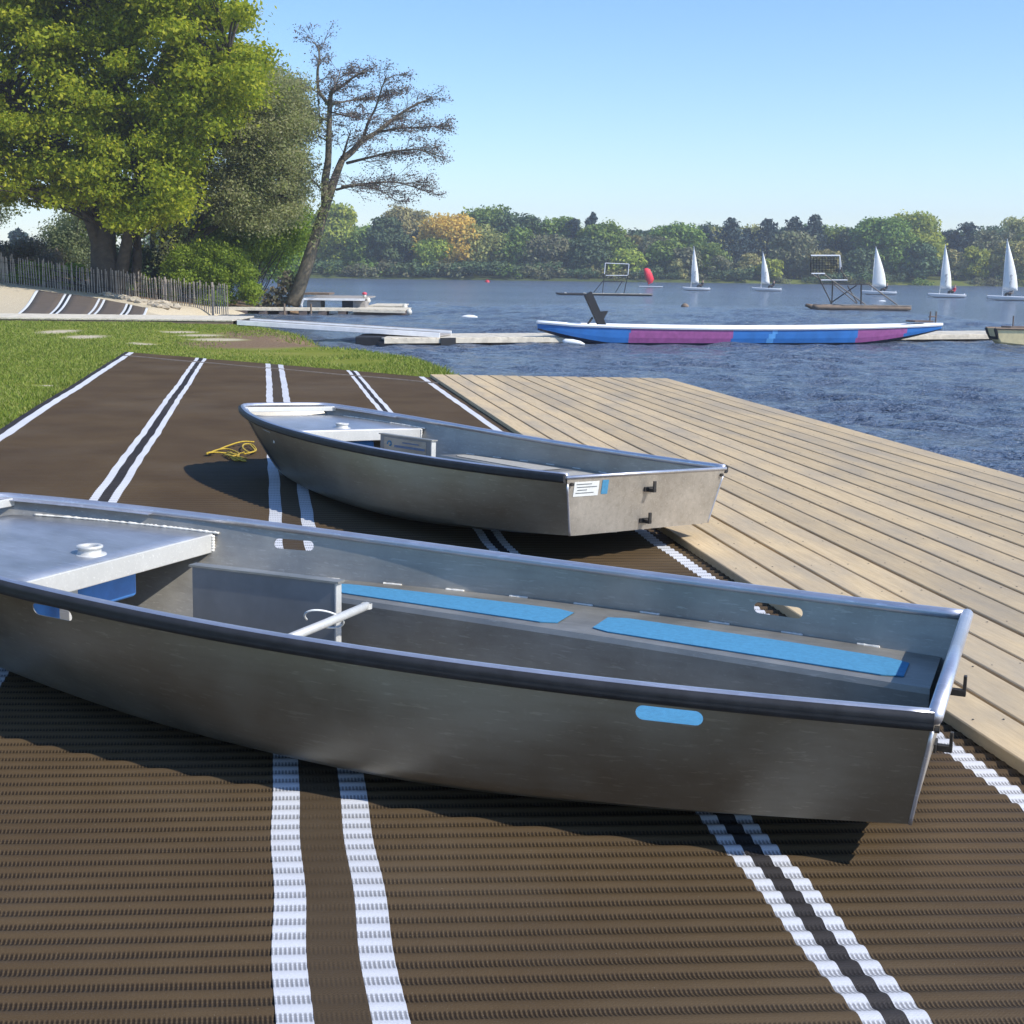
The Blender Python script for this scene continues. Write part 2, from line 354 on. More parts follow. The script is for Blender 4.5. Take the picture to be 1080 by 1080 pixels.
def smooth(a, b_, x): t = np.clip((x-a)/(b_-a), 0, 1); return t*t*(3-2*t)
def land_z(X, Y, sdf):
    base = -.070 + fnoise(X, Y, .5, 5)*.02 + .035*smooth(-2.45, -2.75, X*SX[0]+Y*SX[1])*smooth(41.5, 39, Y)
    t = smooth(41, 55, Y)*smooth(150, 80, Y); bank = np.clip(.78-(X+22)/9.7*1.02, -.25, 1.3)
    base = base*(1-t)+bank*t
    far = smooth(235, 262, Y); base = base*(1-far) + far*(.9+smooth(262, 420, Y)*6+fnoise(X, Y, .03, 9)*.8)
    left = smooth(-40, -80, X)*smooth(60, 120, Y)*smooth(235, 200, Y); base = base + left*.8
    w = .9 + .25*smooth(60, 100, Y)*8
    e = smooth(-w*.6, w*.9, sdf)
    return np.where(sdf > -w*.6, (WZ-.25)+(base-(WZ-.25))*e, WZ-.25-np.clip(-sdf-w*.6, 0, 4)*.35)
Z = land_z(X, Y, sdf)
def gauss(X, Y, c, rx, ry): return np.exp(-(((X-c[0])/rx)**2+((Y-c[1])/ry)**2))
zr = np.zeros(X.shape); zg = np.zeros(X.shape)
# sandy area left behind the boardwalk
zr = np.maximum(zr, smooth(40.6, 41.2, Y)*smooth(57.5, 55.5, Y)*smooth(-8, -12, X))
for px, py, a, b_ in ((62, 350, .75, 1.6), (90, 355, .8, 1.3), (150, 361, .5, .7), (10, 336, 1.2, .5), (45, 406, .3, .22), (3, 457, .25, .18), (212, 352, .9, .8), (232, 356, 1.2, 1.0), (190, 349, .8, .8)):
    q = U(px, py, -.03); zr = np.maximum(zr, gauss(X, Y, q, a, b_)*.66)
nearsh = smooth(.9, .1, sdf)*smooth(26, 29, Y)*smooth(60, 45, Y); zg = np.maximum(zg, nearsh*.9*smooth(-10.5, -8.5, X))
q = U(288, 362, -.2); zg = np.maximum(zg, gauss(X, Y, q, 2.2, 4.2)*1.3*(1-zr*1.2)); q = U(326, 371, -.3); zg = np.maximum(zg, gauss(X, Y, q, 1.2, 2.0)*1.2); q = U(262, 357, -.1); zg = np.maximum(zg, gauss(X, Y, q, 1.6, 2.6)*1.2*(1-zr*1.2))
zg = np.maximum(zg, smooth(.3, -.3, sdf)); zb_ = smooth(200, 230, Y)*(.55+.45*smooth(45, 20, X))*.9; zg = zg*(1-smooth(150, 220, Y)); zg = np.maximum(zg, smooth(56.0, 57.0, Y)*smooth(-5, -10, X)*smooth(150, 120, Y)*.75)
idx = np.arange(X.size).reshape(X.shape)
Fc = np.stack([idx[:-1, :-1], idx[:-1, 1:], idx[1:, 1:], idx[1:, :-1]], -1).reshape(-1, 4)
gnd = mesh_obj('ground', np.stack([X, Y, Z], -1).reshape(-1, 3), Fc, 'ground', smooth=True); tag(gnd, kind='structure')
ca = gnd.data.color_attributes.new('zone', 'FLOAT_COLOR', 'POINT')
ca.data.foreach_set('color', np.stack([zr, zg, zb_, zr*0+1], -1).ravel().astype(np.float32))
def gz(x, y):
    xx = A([[float(x)]]); yy = A([[float(y)]]); s_ = poly_sdf(shore, xx, yy)+fnoise(xx, yy, 1.1, 3)*.25
    return float(land_z(xx, yy, s_)[0, 0])

# ------------------------------------------------------------------ water
wx = axis_grid([(-400, -60, 40), (-60, -14, 3), (-14, 22, .13), (22, 60, 1.5), (60, 401, 40)])
wy = axis_grid([(-30, 6, 6), (6, 13, .5), (13, 48, .12), (48, 90, .35), (90, 330, 12)])
X, Y = np.meshgrid(wx, wy); Z = np.zeros(X.shape); r = np.random.RandomState(4)
for k in range(46):
    lam = r.uniform(.36, 1.7)**1.0; a = math.radians(r.normal(72, 34)); kk = 2*math.pi/lam
    ph = kk*(X*np.cos(a)+Y*np.sin(a))+r.uniform(0, 6.28)
    Z += .0066*lam**.9*np.sin(ph+.5*np.sin(ph*.5+r.uniform(0, 6)))
env = .75+.45*fnoise(X, Y, .55, 8)*1.6
fade = smooth(10, 14, Y)*smooth(90, 60, Y)*smooth(-14, -12, X)*smooth(22, 20, X)
Z = WZ + Z*np.clip(env, .25, 1.6)*fade
idx = np.arange(X.size).reshape(X.shape)
wat = mesh_obj('lake_water', np.stack([X, Y, Z], -1).reshape(-1, 3), np.stack([idx[:-1, :-1], idx[:-1, 1:], idx[1:, 1:], idx[1:, :-1]], -1).reshape(-1, 4), 'lake_water', smooth=True)
tag(wat, kind='structure')

# ------------------------------------------------------------------ woven mat
PER = .069
def ribbed(name, s0, s1, mat, root, off, u0=-1.2, uend=None, amp=.017, cols=2, shear=-.13, seed=1, base=.004):
    per = 8; rows = []; uvs = []
    ue = uend or (lambda s: 21.75-1.07*(s+.05))
    umax = max(ue(s0), ue(s1)); nU = int((umax-u0)/PER*per)
    us = u0 + np.arange(nU+1)*PER/per; ss = np.linspace(s0, s1, cols+1)
    S, UU = np.meshgrid(ss, us)
    prof = (.5-.5*np.cos(2*math.pi*UU/PER))**.8
    wob = fnoise(S*1.0, UU, 1.1, 21)*.010
    jag = .0
    Uv = np.minimum(UU, np.broadcast_to(A([ue(s) for s in ss])[None, :], UU.shape))
    Zz = base + amp*prof*(.85+.25*fnoise(S, UU, 3., 22)) + .006*(1+fnoise(S, UU, 1.3, 23))
    Sv = S + wob + .010*fnoise(S*0, UU, 7, 24)
    Ur = Uv + shear*Sv
    kz = (H+.026)/H; Xw = (AX[0]*Ur+SX[0]*Sv)*kz-off[0]; Yw = (AX[1]*Ur+SX[1]*Sv)*kz-off[1]; Zz = Zz-.030
    V = np.stack([Xw, Yw, Zz-off[2]], -1).reshape(-1, 3); n = cols+1
    idx = np.arange(V.shape[0]).reshape(S.shape)
    Fc = np.stack([idx[:-1, :-1], idx[:-1, 1:], idx[1:, 1:], idx[1:, :-1]], -1).reshape(-1, 4)
    keep = (UU[:-1, :-1] < A([ue(s) for s in ss])[None, :-1]).ravel(); Fc = Fc[keep]
    return mesh_obj(name, V, Fc, mat, root, True, uv=np.stack([S, UU], -1).reshape(-1, 2))
mo = A(M2(9, 0, 0)); mroot = empty('access_mat', mo, 'large brown ribbed woven mat with white stripes lying under the two grey boats', 'mat')
edges = [(-2.53, -2.455, 'mat_black', 'edge_band', 1), (-2.455, -2.36, 'mat_white', 'white_stripe', 1), (-2.36, -1.20, 'mat_brown', 'woven_panel', 10),
         (-1.20, -1.142, 'mat_white', 'white_stripe', 1), (-1.142, -1.068, 'mat_black', 'black_band', 1), (-1.068, -1.01, 'mat_white', 'white_stripe', 1), (-1.01, -.012, 'mat_brown', 'woven_panel', 8),
         (-.012, .067, 'mat_white', 'white_stripe', 1), (.067, .187, 'mat_brown_flat', 'seam_band', 2), (.187, .266, 'mat_white', 'white_stripe', 1), (.266, 1.213, 'mat_brown', 'woven_panel', 8),
         (1.213, 1.262, 'mat_white', 'white_stripe', 1), (1.262, 1.314, 'mat_black', 'black_band', 1), (1.314, 1.362, 'mat_white', 'white_stripe', 1), (1.362, 2.195, 'mat_brown', 'woven_panel', 8),
         (2.195, 2.268, 'mat_white', 'white_stripe', 1), (2.268, 2.40, 'mat_brown', 'edge_band', 2)]
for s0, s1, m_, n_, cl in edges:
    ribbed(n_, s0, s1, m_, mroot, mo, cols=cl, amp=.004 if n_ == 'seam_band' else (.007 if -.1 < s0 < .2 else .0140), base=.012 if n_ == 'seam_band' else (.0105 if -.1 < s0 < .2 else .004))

rows = []
for k in range(41):
    s_ = -2.45+4.8*k/40; uu = 21.75-1.07*(s_+.05)-1.0+.03*math.sin(k*.6)
    rows.append([M2((uu+d_-.13*s_)*1.016, s_*1.016, .000+z_) for d_, z_ in ((-.035, -.02), (-.02, .0), (.02, .002), (.035, -.02))])
g = G(mo); g.grid(rows); simple('seam_tan', (.17, .135, .10), .8, 0, .3, 12); g.out('joint_strip', 'seam_tan', mroot, True)
# ------------------------------------------------------------------ timber deck
dm = A(M2(9, 2.4, 0)); deck = empty('timber_deck', dm, 'pale timber deck of long planks at the water edge beside the brown mat', 'deck')
ang = math.atan2(AX[1], AX[0])-math.pi/2
pw = .2137
for i in range(16):
    s0 = 2.385+i*pw; uu0 = -1.5; uu1 = 19.25-.055*i+rnd.uniform(-.012, .012)
    w = pw-.019; g = G(); n = 40; zt = .032+rnd.uniform(-.002, .002); rows = []
    for k in range(n+1):
        u = uu0+(uu1-uu0)*k/n; e = rnd.uniform(-.0012, .0012); cup = .0015
        rows.append([(s0-2.4+e, u-9, zt-.045), (s0-2.4+e, u-9, zt-.004), (s0-2.4+.005+e, u-9, zt), (s0-2.4+w*.5, u-9, zt-cup), (s0-2.4+w-.005+e, u-9, zt), (s0-2.4+w+e, u-9, zt-.004), (s0-2.4+w+e, u-9, zt-.045)])
    g.grid(rows); b0 = rows[0]; b1 = rows[-1]; g.add(b0, [tuple(range(7))[::-1]]); g.add(b1, [tuple(range(7))])
    g.out('plank', 'deck_wood', deck)
    # screws on joist lines
g = G()
for k in range(int(20/.6)):
    u = -1+k*.6+.2
    if u > 18.6: break
    for i in range(16):
        for f in (.22, .78):
            c = (2.385+(i+f)*pw-.006-2.4+rnd.uniform(-.006, .006), u-9+rnd.uniform(-.01, .01), .0325)
            g.lathe(c, [(.0001, .0012), (.004, .0012), (.0045, 0)], 6)
g.out('screw_heads', 'dark_steel', deck)
g = G()
for k in range(11): g.box((1.73, -9.5+k*1.9, -.10), (3.5, .06, .14))
g.out('joists', 'beam_wood', deck)
g = G(); g.box((3.475, -.35, -.09), (.05, 18.7, .18)); g.box((1.73, 10.02-.9, -.11), (3.4, .05, .16)); g.out('fascia', 'beam_wood', deck)
for s in (.3, 3.2):
    for u in (-4, 0, 4, 9.4-.5):
        g = G(); g.tube([(s, u, -1.3), (s, u, -.18)], .08, 10); g.out('pile', 'beam_wood', deck)
deck.rotation_euler = (0, 0, ang)

# ------------------------------------------------------------------ aluminium boats
KN = A([0, .2, .4, .6, .8, .93, 1.0])
def herm(k, v, x):
    m_ = np.gradient(v, k); i = np.clip(np.searchsorted(k, x)-1, 0, len(k)-2); h = k[i+1]-k[i]; t = (x-k[i])/h
    return (2*t**3-3*t**2+1)*v[i]+(t**3-2*t**2+t)*h*m_[i]+(-2*t**3+3*t**2)*v[i+1]+(t**3-t**2)*h*m_[i+1]
BL = 4.122; BW = A([.6239, .7167, .7654, .7538, .6605, .5096, .3851]); BB = A([.5461, .6574, .7237, .6433, .4747, .3323, .2346])
def bst(u):
    W_ = float(herm(KN, BW, A([u]))[0]); B_ = float(herm(KN, BB, A([u]))[0])
    zt = .4144+(.5446-.4144)*u*u-.0178*4*u*(1-u); zb = .045+.0446*max(1-u/.35, 0)**2+.0417*max((u-.55)/.45, 0)**2
    return W_, B_, zt, zb, BL*u, .0481+(BL*.93-.0481)*u
def section(u):       # half section from rim (y>0) to keel
    W_, B_, zt, zb, xt, xb = bst(u); out = []
    for t in (0, .12, .25, .4, .55, .7, .82, .92, 1.0):
        bul = .016*math.sin(math.pi*t)*min(1, u/.15)
        out.append((xt+(xb-xt)*t, W_+(B_-W_)*t+bul, zt+(zb-zt)*t))
    k = .06+.94*min(1, u/.35)
    for dy, dz in ((-.018, -.018), (-.05, -.031), (-.10, -.038), (-.16, -.041)): out.append((xb, max(B_+dy*(.5+.5*k), .02), zb+dz*k))
    out.append((xb, B_*.45, zb-.043*k)); out.append((xb, 0, zb-.044*k))
    return out
def sidept(u, z, sgn, inset=0.):
    W_, B_, zt, zb, xt, xb = bst(u); t = (zt-z)/(zt-zb); y = W_+(B_-W_)*t+.016*math.sin(math.pi*min(t, 1))*min(1, u/.15)-inset
    return A([xt+(xb-xt)*t, sgn*y, z])
def ysd(x, z, sg, inset=0.):
    lo, hi = 0., 1.
    for _ in range(24):
        m_ = (lo+hi)/2
        if sidept(m_, z, 1)[0] < x: lo = m_
        else: hi = m_
    return sg*(abs(sidept(lo, z, 1)[1])-inset)
US = np.concatenate([np.linspace(0, .9, 46), np.linspace(.915, 1, 9)])
def boat(root, second=False):
    g = G(); rows = []
    for u in US:
        s = section(u); rows.append(s+[(x, -y, z) for x, y, z in s[-2::-1]])
    # rounded bow plate: carry on across
    last = rows[-1]; n = len(last)
    for k in range(1, 5):
        f = k/8; sec = section(1.0); pr = []
        for (x, y, z) in sec:
            pr.append((x+.05*math.sin(math.pi*f)*(z/.55), y*(1-2*f), z))
        pr2 = [(x+.05*math.sin(math.pi*f)*(z/.55), -y*(1-2*f), z) for x, y, z in sec[-2::-1]]
        rows.append(pr+pr2)
    g.grid(rows)
    hull = g.out('hull', 'bare_aluminium', root, True)
    hull.data.materials.append(MATS['inner_aluminium'])
    bm = bmesh.new(); bm.from_mesh(hull.data); bmesh.ops.remove_doubles(bm, verts=bm.verts, dist=.0005)
    bmesh.ops.recalc_face_normals(bm, faces=bm.faces)
    # make normals point outwards
    f0 = max(bm.faces, key=lambda f: f.calc_center_median().y)
    if f0.normal.y < 0: bmesh.ops.reverse_faces(bm, faces=bm.faces)
    bm.to_mesh(hull.data); bm.free()
    solid(hull, .004, -1).modifiers['solid'].material_offset = 1
    # hand slots cut through the sides
    cg = G()
    for u, sg in ((.165, 1), (.685, 1), (.675, -1), (.16, -1)):
        zt = bst(u)[2]; c = sidept(u, zt-.064, sg); d = sidept(u+.02, zt-.064, sg)-sidept(u-.02, zt-.064, sg); d /= np.linalg.norm(d)
        hl, rr = .072, .021; prof = []
        for k in range(9): t = -math.pi/2+math.pi*k/8; prof.append((hl+rr*math.cos(t), rr*math.sin(t)))
        for k in range(9): t = math.pi/2+math.pi*k/8; prof.append((-hl+rr*math.cos(t), rr*math.sin(t)))
        nrm = A([-d[1], d[0], 0]); nrm /= np.linalg.norm(nrm); V = []
        for sgn in (-1, 1): V += [c+d*a+A([0, 0, 1])*b_+nrm*sgn*.06 for a, b_ in prof]
        k = len(prof); cg.add(V, [tuple(range(k)), tuple(range(2*k-1, k-1, -1))]+[(i, i+k, (i+1) % k+k, (i+1) % k) for i in range(k)])
    cut = cg.out('cut', 'bare_aluminium'); bm = bmesh.new(); bm.from_mesh(cut.data); bmesh.ops.recalc_face_normals(bm, faces=bm.faces); bm.to_mesh(cut.data); bm.free()
    cut.matrix_world = Matrix(); hm = hull.modifiers.new('slots', 'BOOLEAN'); hm.object = cut; hm.operation = 'DIFFERENCE'; hm.solver = 'EXACT'
    # evaluate with the hull at the origin
    if second: hm.show_viewport = False; hm.show_render = False
    hull.parent = None; bpy.context.view_layer.update()
    me = bpy.data.meshes.new_from_object(hull.evaluated_get(bpy.context.evaluated_depsgraph_get()))
    hull.modifiers.clear(); hull.data = me; hull.parent = root; bpy.data.objects.remove(cut)
    autosmooth(hull, 35)
    # transom
    s = section(0.0); pts = s+[(x, -y, z) for x, y, z in s[-2::-1]]; g = G(); k = len(pts)
    V = [(x-.004, y, z) for x, y, z in pts]+[(x+.004, y*.995, z) for x, y, z in pts]
    g.add(V, [tuple(range(k))[::-1], tuple(range(k, 2*k))]+[(i, (i+1) % k, (i+1) % k+k, i+k) for i in range(k)])
    tr = g.out('transom', 'transom_aluminium', root)
    # corner welds down the transom edges
    for sg in (1, -1): g = G(); g.tube([(x-.003, sg*y*.999, z) for x, y, z in s[1:9]], .006, 6); g.out('corner_weld', 'rim_aluminium', root, True)
    # gunwale tube, rubber strip
    rim = []; outn = []
    for u in np.linspace(0, 1, 60):
        W_, _, zt, _, xt, _ = bst(u); rim.append(A([xt, W_, zt]))
    bow = []
    for k in range(1, 12):
        f = k/12; bow.append(A([BL+.05*math.sin(math.pi*f), BW[-1]*(1-2*f), bst(1)[2]]))
    full = rim+bow+[A([p[0], -p[1], p[2]]) for p in rim[::-1]]
    P = A(full)
    for _ in range(2):       # round the bow corners a little
        Q = P.copy(); Q[50:-50] = .25*P[49:-51]+.5*P[50:-50]+.25*P[51:-49]; P = Q
    T = np.gradient(P, axis=0); T /= np.linalg.norm(T, axis=1)[:, None]; O = np.cross(T, A([0, 0, 1.])); O = -O
    cen = P.mean(0); O = np.where((np.einsum('ij,ij->i', O, P-cen) < 0)[:, None], -O, O)
    g = G(); g.tube(P-O*.008+A([0, 0, .004]), .0185, 10); g.out('gunwale', 'rim_aluminium', root, True)
    g = G(); prof = [(.004, .012), (.012, .017), (.022, .012), (.027, .002), (.024, -.006), (.026, -.014), (.024, -.025), (.016, -.031), (.004, -.031)]
    rows = [[P[i]+O[i]*a+A([0, 0, b_]) for a, b_ in prof] for i in range(len(P))]; g.grid(rows)
    k = len(prof); g.add(rows[0], [tuple(range(k))]); g.add(rows[-1], [tuple(range(k))[::-1]])
    autosmooth(g.out('rubber_strip', 'rubber_strip', root, True), 50)
    g = G(); W0 = BW[0]; g.tube([(0-.002, W0+.004, .418-(.006 if second else 0)), (-.002, 0, .420-(.006 if second else 0)), (-.002, -W0-.004, .418-(.006 if second else 0))], .010 if second else .021, 12); g.out('transom_rail', 'rim_aluminium', root, True)
    # inner gunwale flange at the bow corners
    for sg in (1, -1):
        g = G(); g.grid([[sidept(u, bst(u)[2]-.004, sg, .004), sidept(u, bst(u)[2]-.004, sg, .05)] for u in np.linspace(.83, .995, 12)])
        solid(g.out('bow_flange', 'rim_aluminium', root), .004)
    # bow beam
    W_, _, zt, _, xt, _ = bst(.975); g = G(); g.box((xt, 0, zt-.016), (.012, 2*W_-.03, .036)); bevel(g.out('bow_beam', 'bright_aluminium', root), .003)
    # fore deck
    dz = .415; x0 = 3.13; rows = []
    for k in range(13):
        u = (x0+(4.0-x0)*k/12)/BL; rr = []
        for j in range(9):
            f = -1+2*j/8; y = ysd(min(u, .985)*BL, dz+.03, 1, .008)*f; z = dz+.05*k/12+.004*(1-f*f)
            rr.append((x0+(4.0-x0)*k/12-.0*k, y, z))
        rows.append(rr)
    g = G(); g.grid(rows); solid(g.out('fore_deck', 'deck_aluminium', root, True), .004, -1)
    wd = ysd(x0, dz-.04, 1, .006)
    g = G(); g.box((x0-.004, 0, dz-.036), (.012, 2*wd, .082)); bevel(g.out('deck_beam', 'bright_aluminium', root), .004)
    g = G(); g.box((x0+.05, .20, dz-.20), (.05, .05, .26)); bevel(g.out('deck_post', 'bright_aluminium', root), .003)
    for sg in (1, -1):
        g = G(); Pw = [sidept(.76+.2*k/90, dz+.05*((.76+.2*k/90)*BL-x0)/.87+.006, sg, .010) for k in range(91)]
        g.tube(Pw, [rnd.uniform(.003, .008) for _ in Pw], 6); g.out('weld_bead', 'white_weld', root, True)
        g = G(); Pw = [(x0-.012, sg*(wd-.006), dz+.0-k*.0035) for k in range(22)]
        g.tube(Pw, [.006+.004*abs(math.sin(k*.9)) for k in range(22)], 6); g.out('weld_bead', 'white_weld', root, True)
    # mast collar
    g = G(); cx, cy, cz = 3.245, .0, dz+.012
    g.lathe((cx, cy, cz), [(.066, -.004), (.064, .003), (.046, .005), (.044, .024), (.051, .027), (.052, .034), (.048, .037), (.034, .036), (.032, .03), (.032, -.03)], 28)
    g.out('mast_collar', 'bright_aluminium', root, True)
    g = G(); g.lathe((cx, cy, cz), [(.0001, .0), (.0315, .0)], 20); g.out('mast_socket', 'black_paint', root)
    # blue foam block under the deck
    g = G(); g.box((3.33, .06, .262), (.15, .72, .13)); bevel(g.out('buoyancy_block', 'float_blue', root), .02, 3)
    # daggerboard case
    ca0, ca1, ct = 2.16, 2.79, .415
    g = G(); g.box(((ca0+ca1)/2, -.06, ct/2+.01), (ca1-ca0, .035, ct-.02)); cs = bevel(g.out('daggerboard_case', 'case_grey', root), .003)
    g = G(); g.box(((ca0+ca1)/2-.005, -.06, ct+.004), (ca1-ca0+.03, .05, .008)); g.out('case_rim', 'inner_aluminium', cs)
    g = G(); g.box((ca0-.005, -.06, ct/2+.01), (.010, .038, ct-.01)); bevel(g.out('case_end', 'bright_aluminium', cs), .003)
    # side benches with grip pads and their weld marks
    bz = .265
    for sg in (-1, 1):
        inner = lambda x: sg*np.interp(x, [0, .1, 1.15, 2.4, 2.62], [.17, .18, .31, .42, .45]); outer = lambda x: ysd(x, bz, sg, .006)
        xs = np.linspace(.07, 2.60, 28); g = G()
        g.grid([[(x, outer(x), bz), (x, inner(x), bz), (x, inner(x)*.98, bz-.018), (x, inner(x)*.98, bst(x/BL)[3]-.01)] for x in xs])
        x = 2.60; g.add([(x, outer(x), bz), (x, inner(x), bz), (x, inner(x)*.98, bst(x/BL)[3]), (x, ysd(x, .12, sg, .012), .12)], [(0, 1, 2, 3)])
        bn = solid(g.out('side_bench', 'inner_aluminium', root), .004)
        for a, b_ in ((.16, 1.28), (1.42, 2.50)):
            g = G(); rows = []
            for k in range(17):
                f = k/16; x = a+(b_-a)*f; e = .028*(1-min(1, min(f, 1-f)*14))**2
                i0 = inner(x)+sg*(.055+e); o0 = inner(x)+sg*(.055+.62*(abs(outer(x))-abs(inner(x))-.05)-e)
                rows.append([(x, i0, bz+.003), (x, i0, bz+.007), (x, o0, bz+.007), (x, o0, bz+.003)])
            g.grid(rows); g.out('grip_pad', 'pad_grey' if second else 'grip_blue', bn)
        for k in range(9):
            x = .28+k*.28; Pw = [(x+j*.008, outer(x+j*.008)-sg*.003, bz+.003) for j in range(11)]
            g = G(); g.tube(Pw, [.004+.002*rnd.random() for _ in Pw], 6); g.out('weld_mark', 'white_weld', bn)
    # toe bar with cord loop
    if not second:
     g = G(); g.tube([(2.07, .62, .325), (2.05, .2, .332), (2.04, -.07, .338)], .0155, 12); g.lathe((2.04, -.07, .338), [(.02, -.01), (.02, .01)], 10)
     g.out('toe_bar', 'bright_aluminium', root, True)
    if not second:
        g = G(); g.tube([(2.10+.05*math.cos(t), .13+.035*math.cos(t)+.06*math.sin(t), .325+.045*math.sin(t)) for t in np.linspace(0, 5.6, 30)], .0038, 6)
        g.out('cord_loop', 'sticker_white', root, True)
    # rudder gudgeons on the transom
    for z in (.33, .15):
        xx = .0481*(1-(z-.09)/.33)-.004
        g = G(); g.box((xx-.006, .0, z-.01), (.008, .07, .028)); g.box((xx-.030, .0, z-.014), (.05, .022, .020)); g.box((xx-.05, -.0, z+.012), (.010, .020, .055)); bevel(g.out('gudgeon', 'dark_steel', root), .002)
    for y in (.59, -.59):
        g = G(); g.lathe((.0, y, .37), [(.0001, 0)], 3); g = G(); g.tube([(-.0, y, .375), (-.014, y, .375)], .010, 10); g.out('rivet', 'dark_steel', root)
    if second:
        def sticker(name, y0, y1, z0, z1, mat, par=None, x_=-.0065):
            f = lambda z: .0481*(1-(z-.09)/.33)*1.0+x_
            g = G(); g.add([(f(z0), y0, z0), (f(z0), y1, z0), (f(z1), y1, z1), (f(z1), y0, z1)], [(0, 1, 2, 3)]); return solid(g.out(name, mat, par or root), .0012)
        st_ = sticker('white_sticker', .565, .385, .305, .385, 'sticker_white'); sticker('blue_sticker', .362, .315, .31, .388, 'grip_blue')
        for k, (a, b_) in enumerate(((.55, .44), (.545, .40), (.54, .47), (.55, .42))): sticker('printed_line', a, b_, .370-k*.016, .374-k*.016, 'case_grey', st_, -.0085)
        # printed plate on the daggerboard case: blue emblem and lines
        g = G(); g.box(((ca0+ca1)/2, -.0405, .35), (.52, .003, .10)); pl = g.out('name_plate', 'inner_aluminium', cs)
        g = G()
        for k in range(14): t = k/14*5.2; g.box((2.66+.030*math.cos(t)*(1-k/22), -.0375, .355+.024*math.sin(t)*(1-k/22)), (.012, .002, .010))
        g.out('emblem', 'grip_blue', pl)
        g = G(); x = 2.60
        while x > 2.24:
            w = rnd.uniform(.008, .016); g.box((x-w/2, -.0375, .345), (w, .002, .016)); x -= w+.005
        x = 2.50
        while x > 2.30: w = rnd.uniform(.006, .012); g.box((x-w/2, -.0375, .375), (w, .002, .008)); x -= w+.004
        g.out('printed_text', 'sticker_ink', pl)
        # blue tape down the bow
        g = G()
        g.grid([[sidept(u, z, 1, -.003) for u in (.895, .905, .915, .925)] for z in np.linspace(.10, .45, 8)]); g.out('blue_tape', 'boat_navy', root)
def place_boat(label, x, y, th, hl, tr, lf, second):
    r_ = empty('aluminium_boat', (x, y, lf-tr*2+.008), label, 'boat', 'aluminium boats on the mat'); boat(r_, second)
    r_.rotation_euler = (hl, -tr, th); return r_
place_boat('near grey aluminium boat with blue pads on its side benches, empty, closest to the camera', 1.326, 3.7513, 2.7473, .0274, -.0005, .0191, False)
place_boat('farther grey aluminium boat with white sticker on its transom and yellow rope at its bow', .7619, 7.1612, 2.2559, .0469, -.0283, -.0056, True)

# yellow rope
ro = U(243, 478); rr = empty('rope', (ro[0], ro[1], .008), 'yellow rope in loose loops on the mat at the bow of the far boat', 'rope')
g = G(off=(ro[0], ro[1], .008))
def ropepx(pts, r=.007):
    P = []
    for k, (x, y) in enumerate(pts): q = U(x, y, .012); P.append([q[0], q[1], .012+.010*math.sin(k*1.7)])
    P = A(P); t = np.linspace(0, 1, len(P)); tt = np.linspace(0, 1, len(P)*6)
    Q = np.stack([herm(t, P[:, i], tt) for i in range(3)], -1); g.tube(Q, r, 6)
ropepx([(268, 466), (255, 467), (240, 470), (228, 474), (218, 478.5), (226, 478), (240, 477), (250, 478), (258, 478)])
ropepx([(218, 479), (228, 476), (238, 473), (248, 475), (252, 480), (244, 482), (236, 478)])
ropepx([(257, 479), (266, 478), (270, 474), (266, 468), (258, 469), (256, 473), (262, 476), (269, 475), (264, 470)])
ropepx([(240, 479), (246, 483), (254, 485), (259, 485), (250, 482), (243, 478), (250, 480), (260, 483)])
ropepx([(240, 477), (248, 481), (255, 483.5), (248, 484), (241, 480)], .009)
g.out('coil', 'rope_yellow', rr, True)

# ------------------------------------------------------------------ grass
def grass(n, cond, sz, name, label):
    out = []; q = 0
    while q < n:
        s = nr.uniform(-20, 3, 20000); u = nr.uniform(8, 41, 20000)
        x = AX[0]*u+SX[0]*s; y = AX[1]*u+SX[1]*s; k = cond(s, u, x, y); x, y = x[k], y[k]
        out.append(np.stack([x, y], -1)); q += len(x)
    P = np.concatenate(out)[:n]; s_ = poly_sdf(shore, P[:, 0], P[:, 1])+fnoise(P[:, 0], P[:, 1], 1.1, 3)*.25; z = land_z(P[:, 0], P[:, 1], s_)
    bare = np.zeros(len(P))
    for px, py, a, b_ in ((62, 350, .75, 1.6), (90, 355, .8, 1.3), (150, 361, .5, .7), (10, 336, 1.2, .5), (45, 406, .3, .22), (3, 457, .25, .18), (215, 352, 1.4, 1.3), (232, 356, 1.4, 1.3), (190, 349, .9, .8), (288, 362, 2.2, 4.2), (262, 357, 1.5, 2.5), (326, 371, 1.2, 2.0), (372, 380, .8, 1.0)):
        c_ = U(px, py, -.03); bare = np.maximum(bare, gauss(P[:, 0], P[:, 1], c_, a*1.1, b_*1.1))
    tall = smooth(.9, .3, s_)*smooth(.05, .25, s_)
    k = (s_ > .12) & (nr.rand(len(P)) > bare*1.15); P = P[k]; z = z[k]; tall = tall[k]; m_ = len(P)
    h = sz*nr.uniform(.5, 1.3, m_)*(1+1.8*tall)*(.7+.5*(fnoise(P[:, 0], P[:, 1], 1.5, 33)+.5)); w = nr.uniform(.005, .010, m_)*(1+P[:, 1]/25); a = nr.uniform(0, 6.28, m_); l = nr.normal(0, .5, (m_, 2))*h[:, None]
    b0 = np.stack([P[:, 0]+np.cos(a)*w, P[:, 1]+np.sin(a)*w, z-.01], -1); b1 = np.stack([P[:, 0]-np.cos(a)*w, P[:, 1]-np.sin(a)*w, z-.01], -1)
    t = np.stack([P[:, 0]+l[:, 0], P[:, 1]+l[:, 1], z+h], -1)
    tag(quads_obj(name, np.stack([b0, b1, t], 1), 'grass_blade'), label, 'grass', kind='stuff')
def uend(s): return 21.75-1.07*(s+.05)
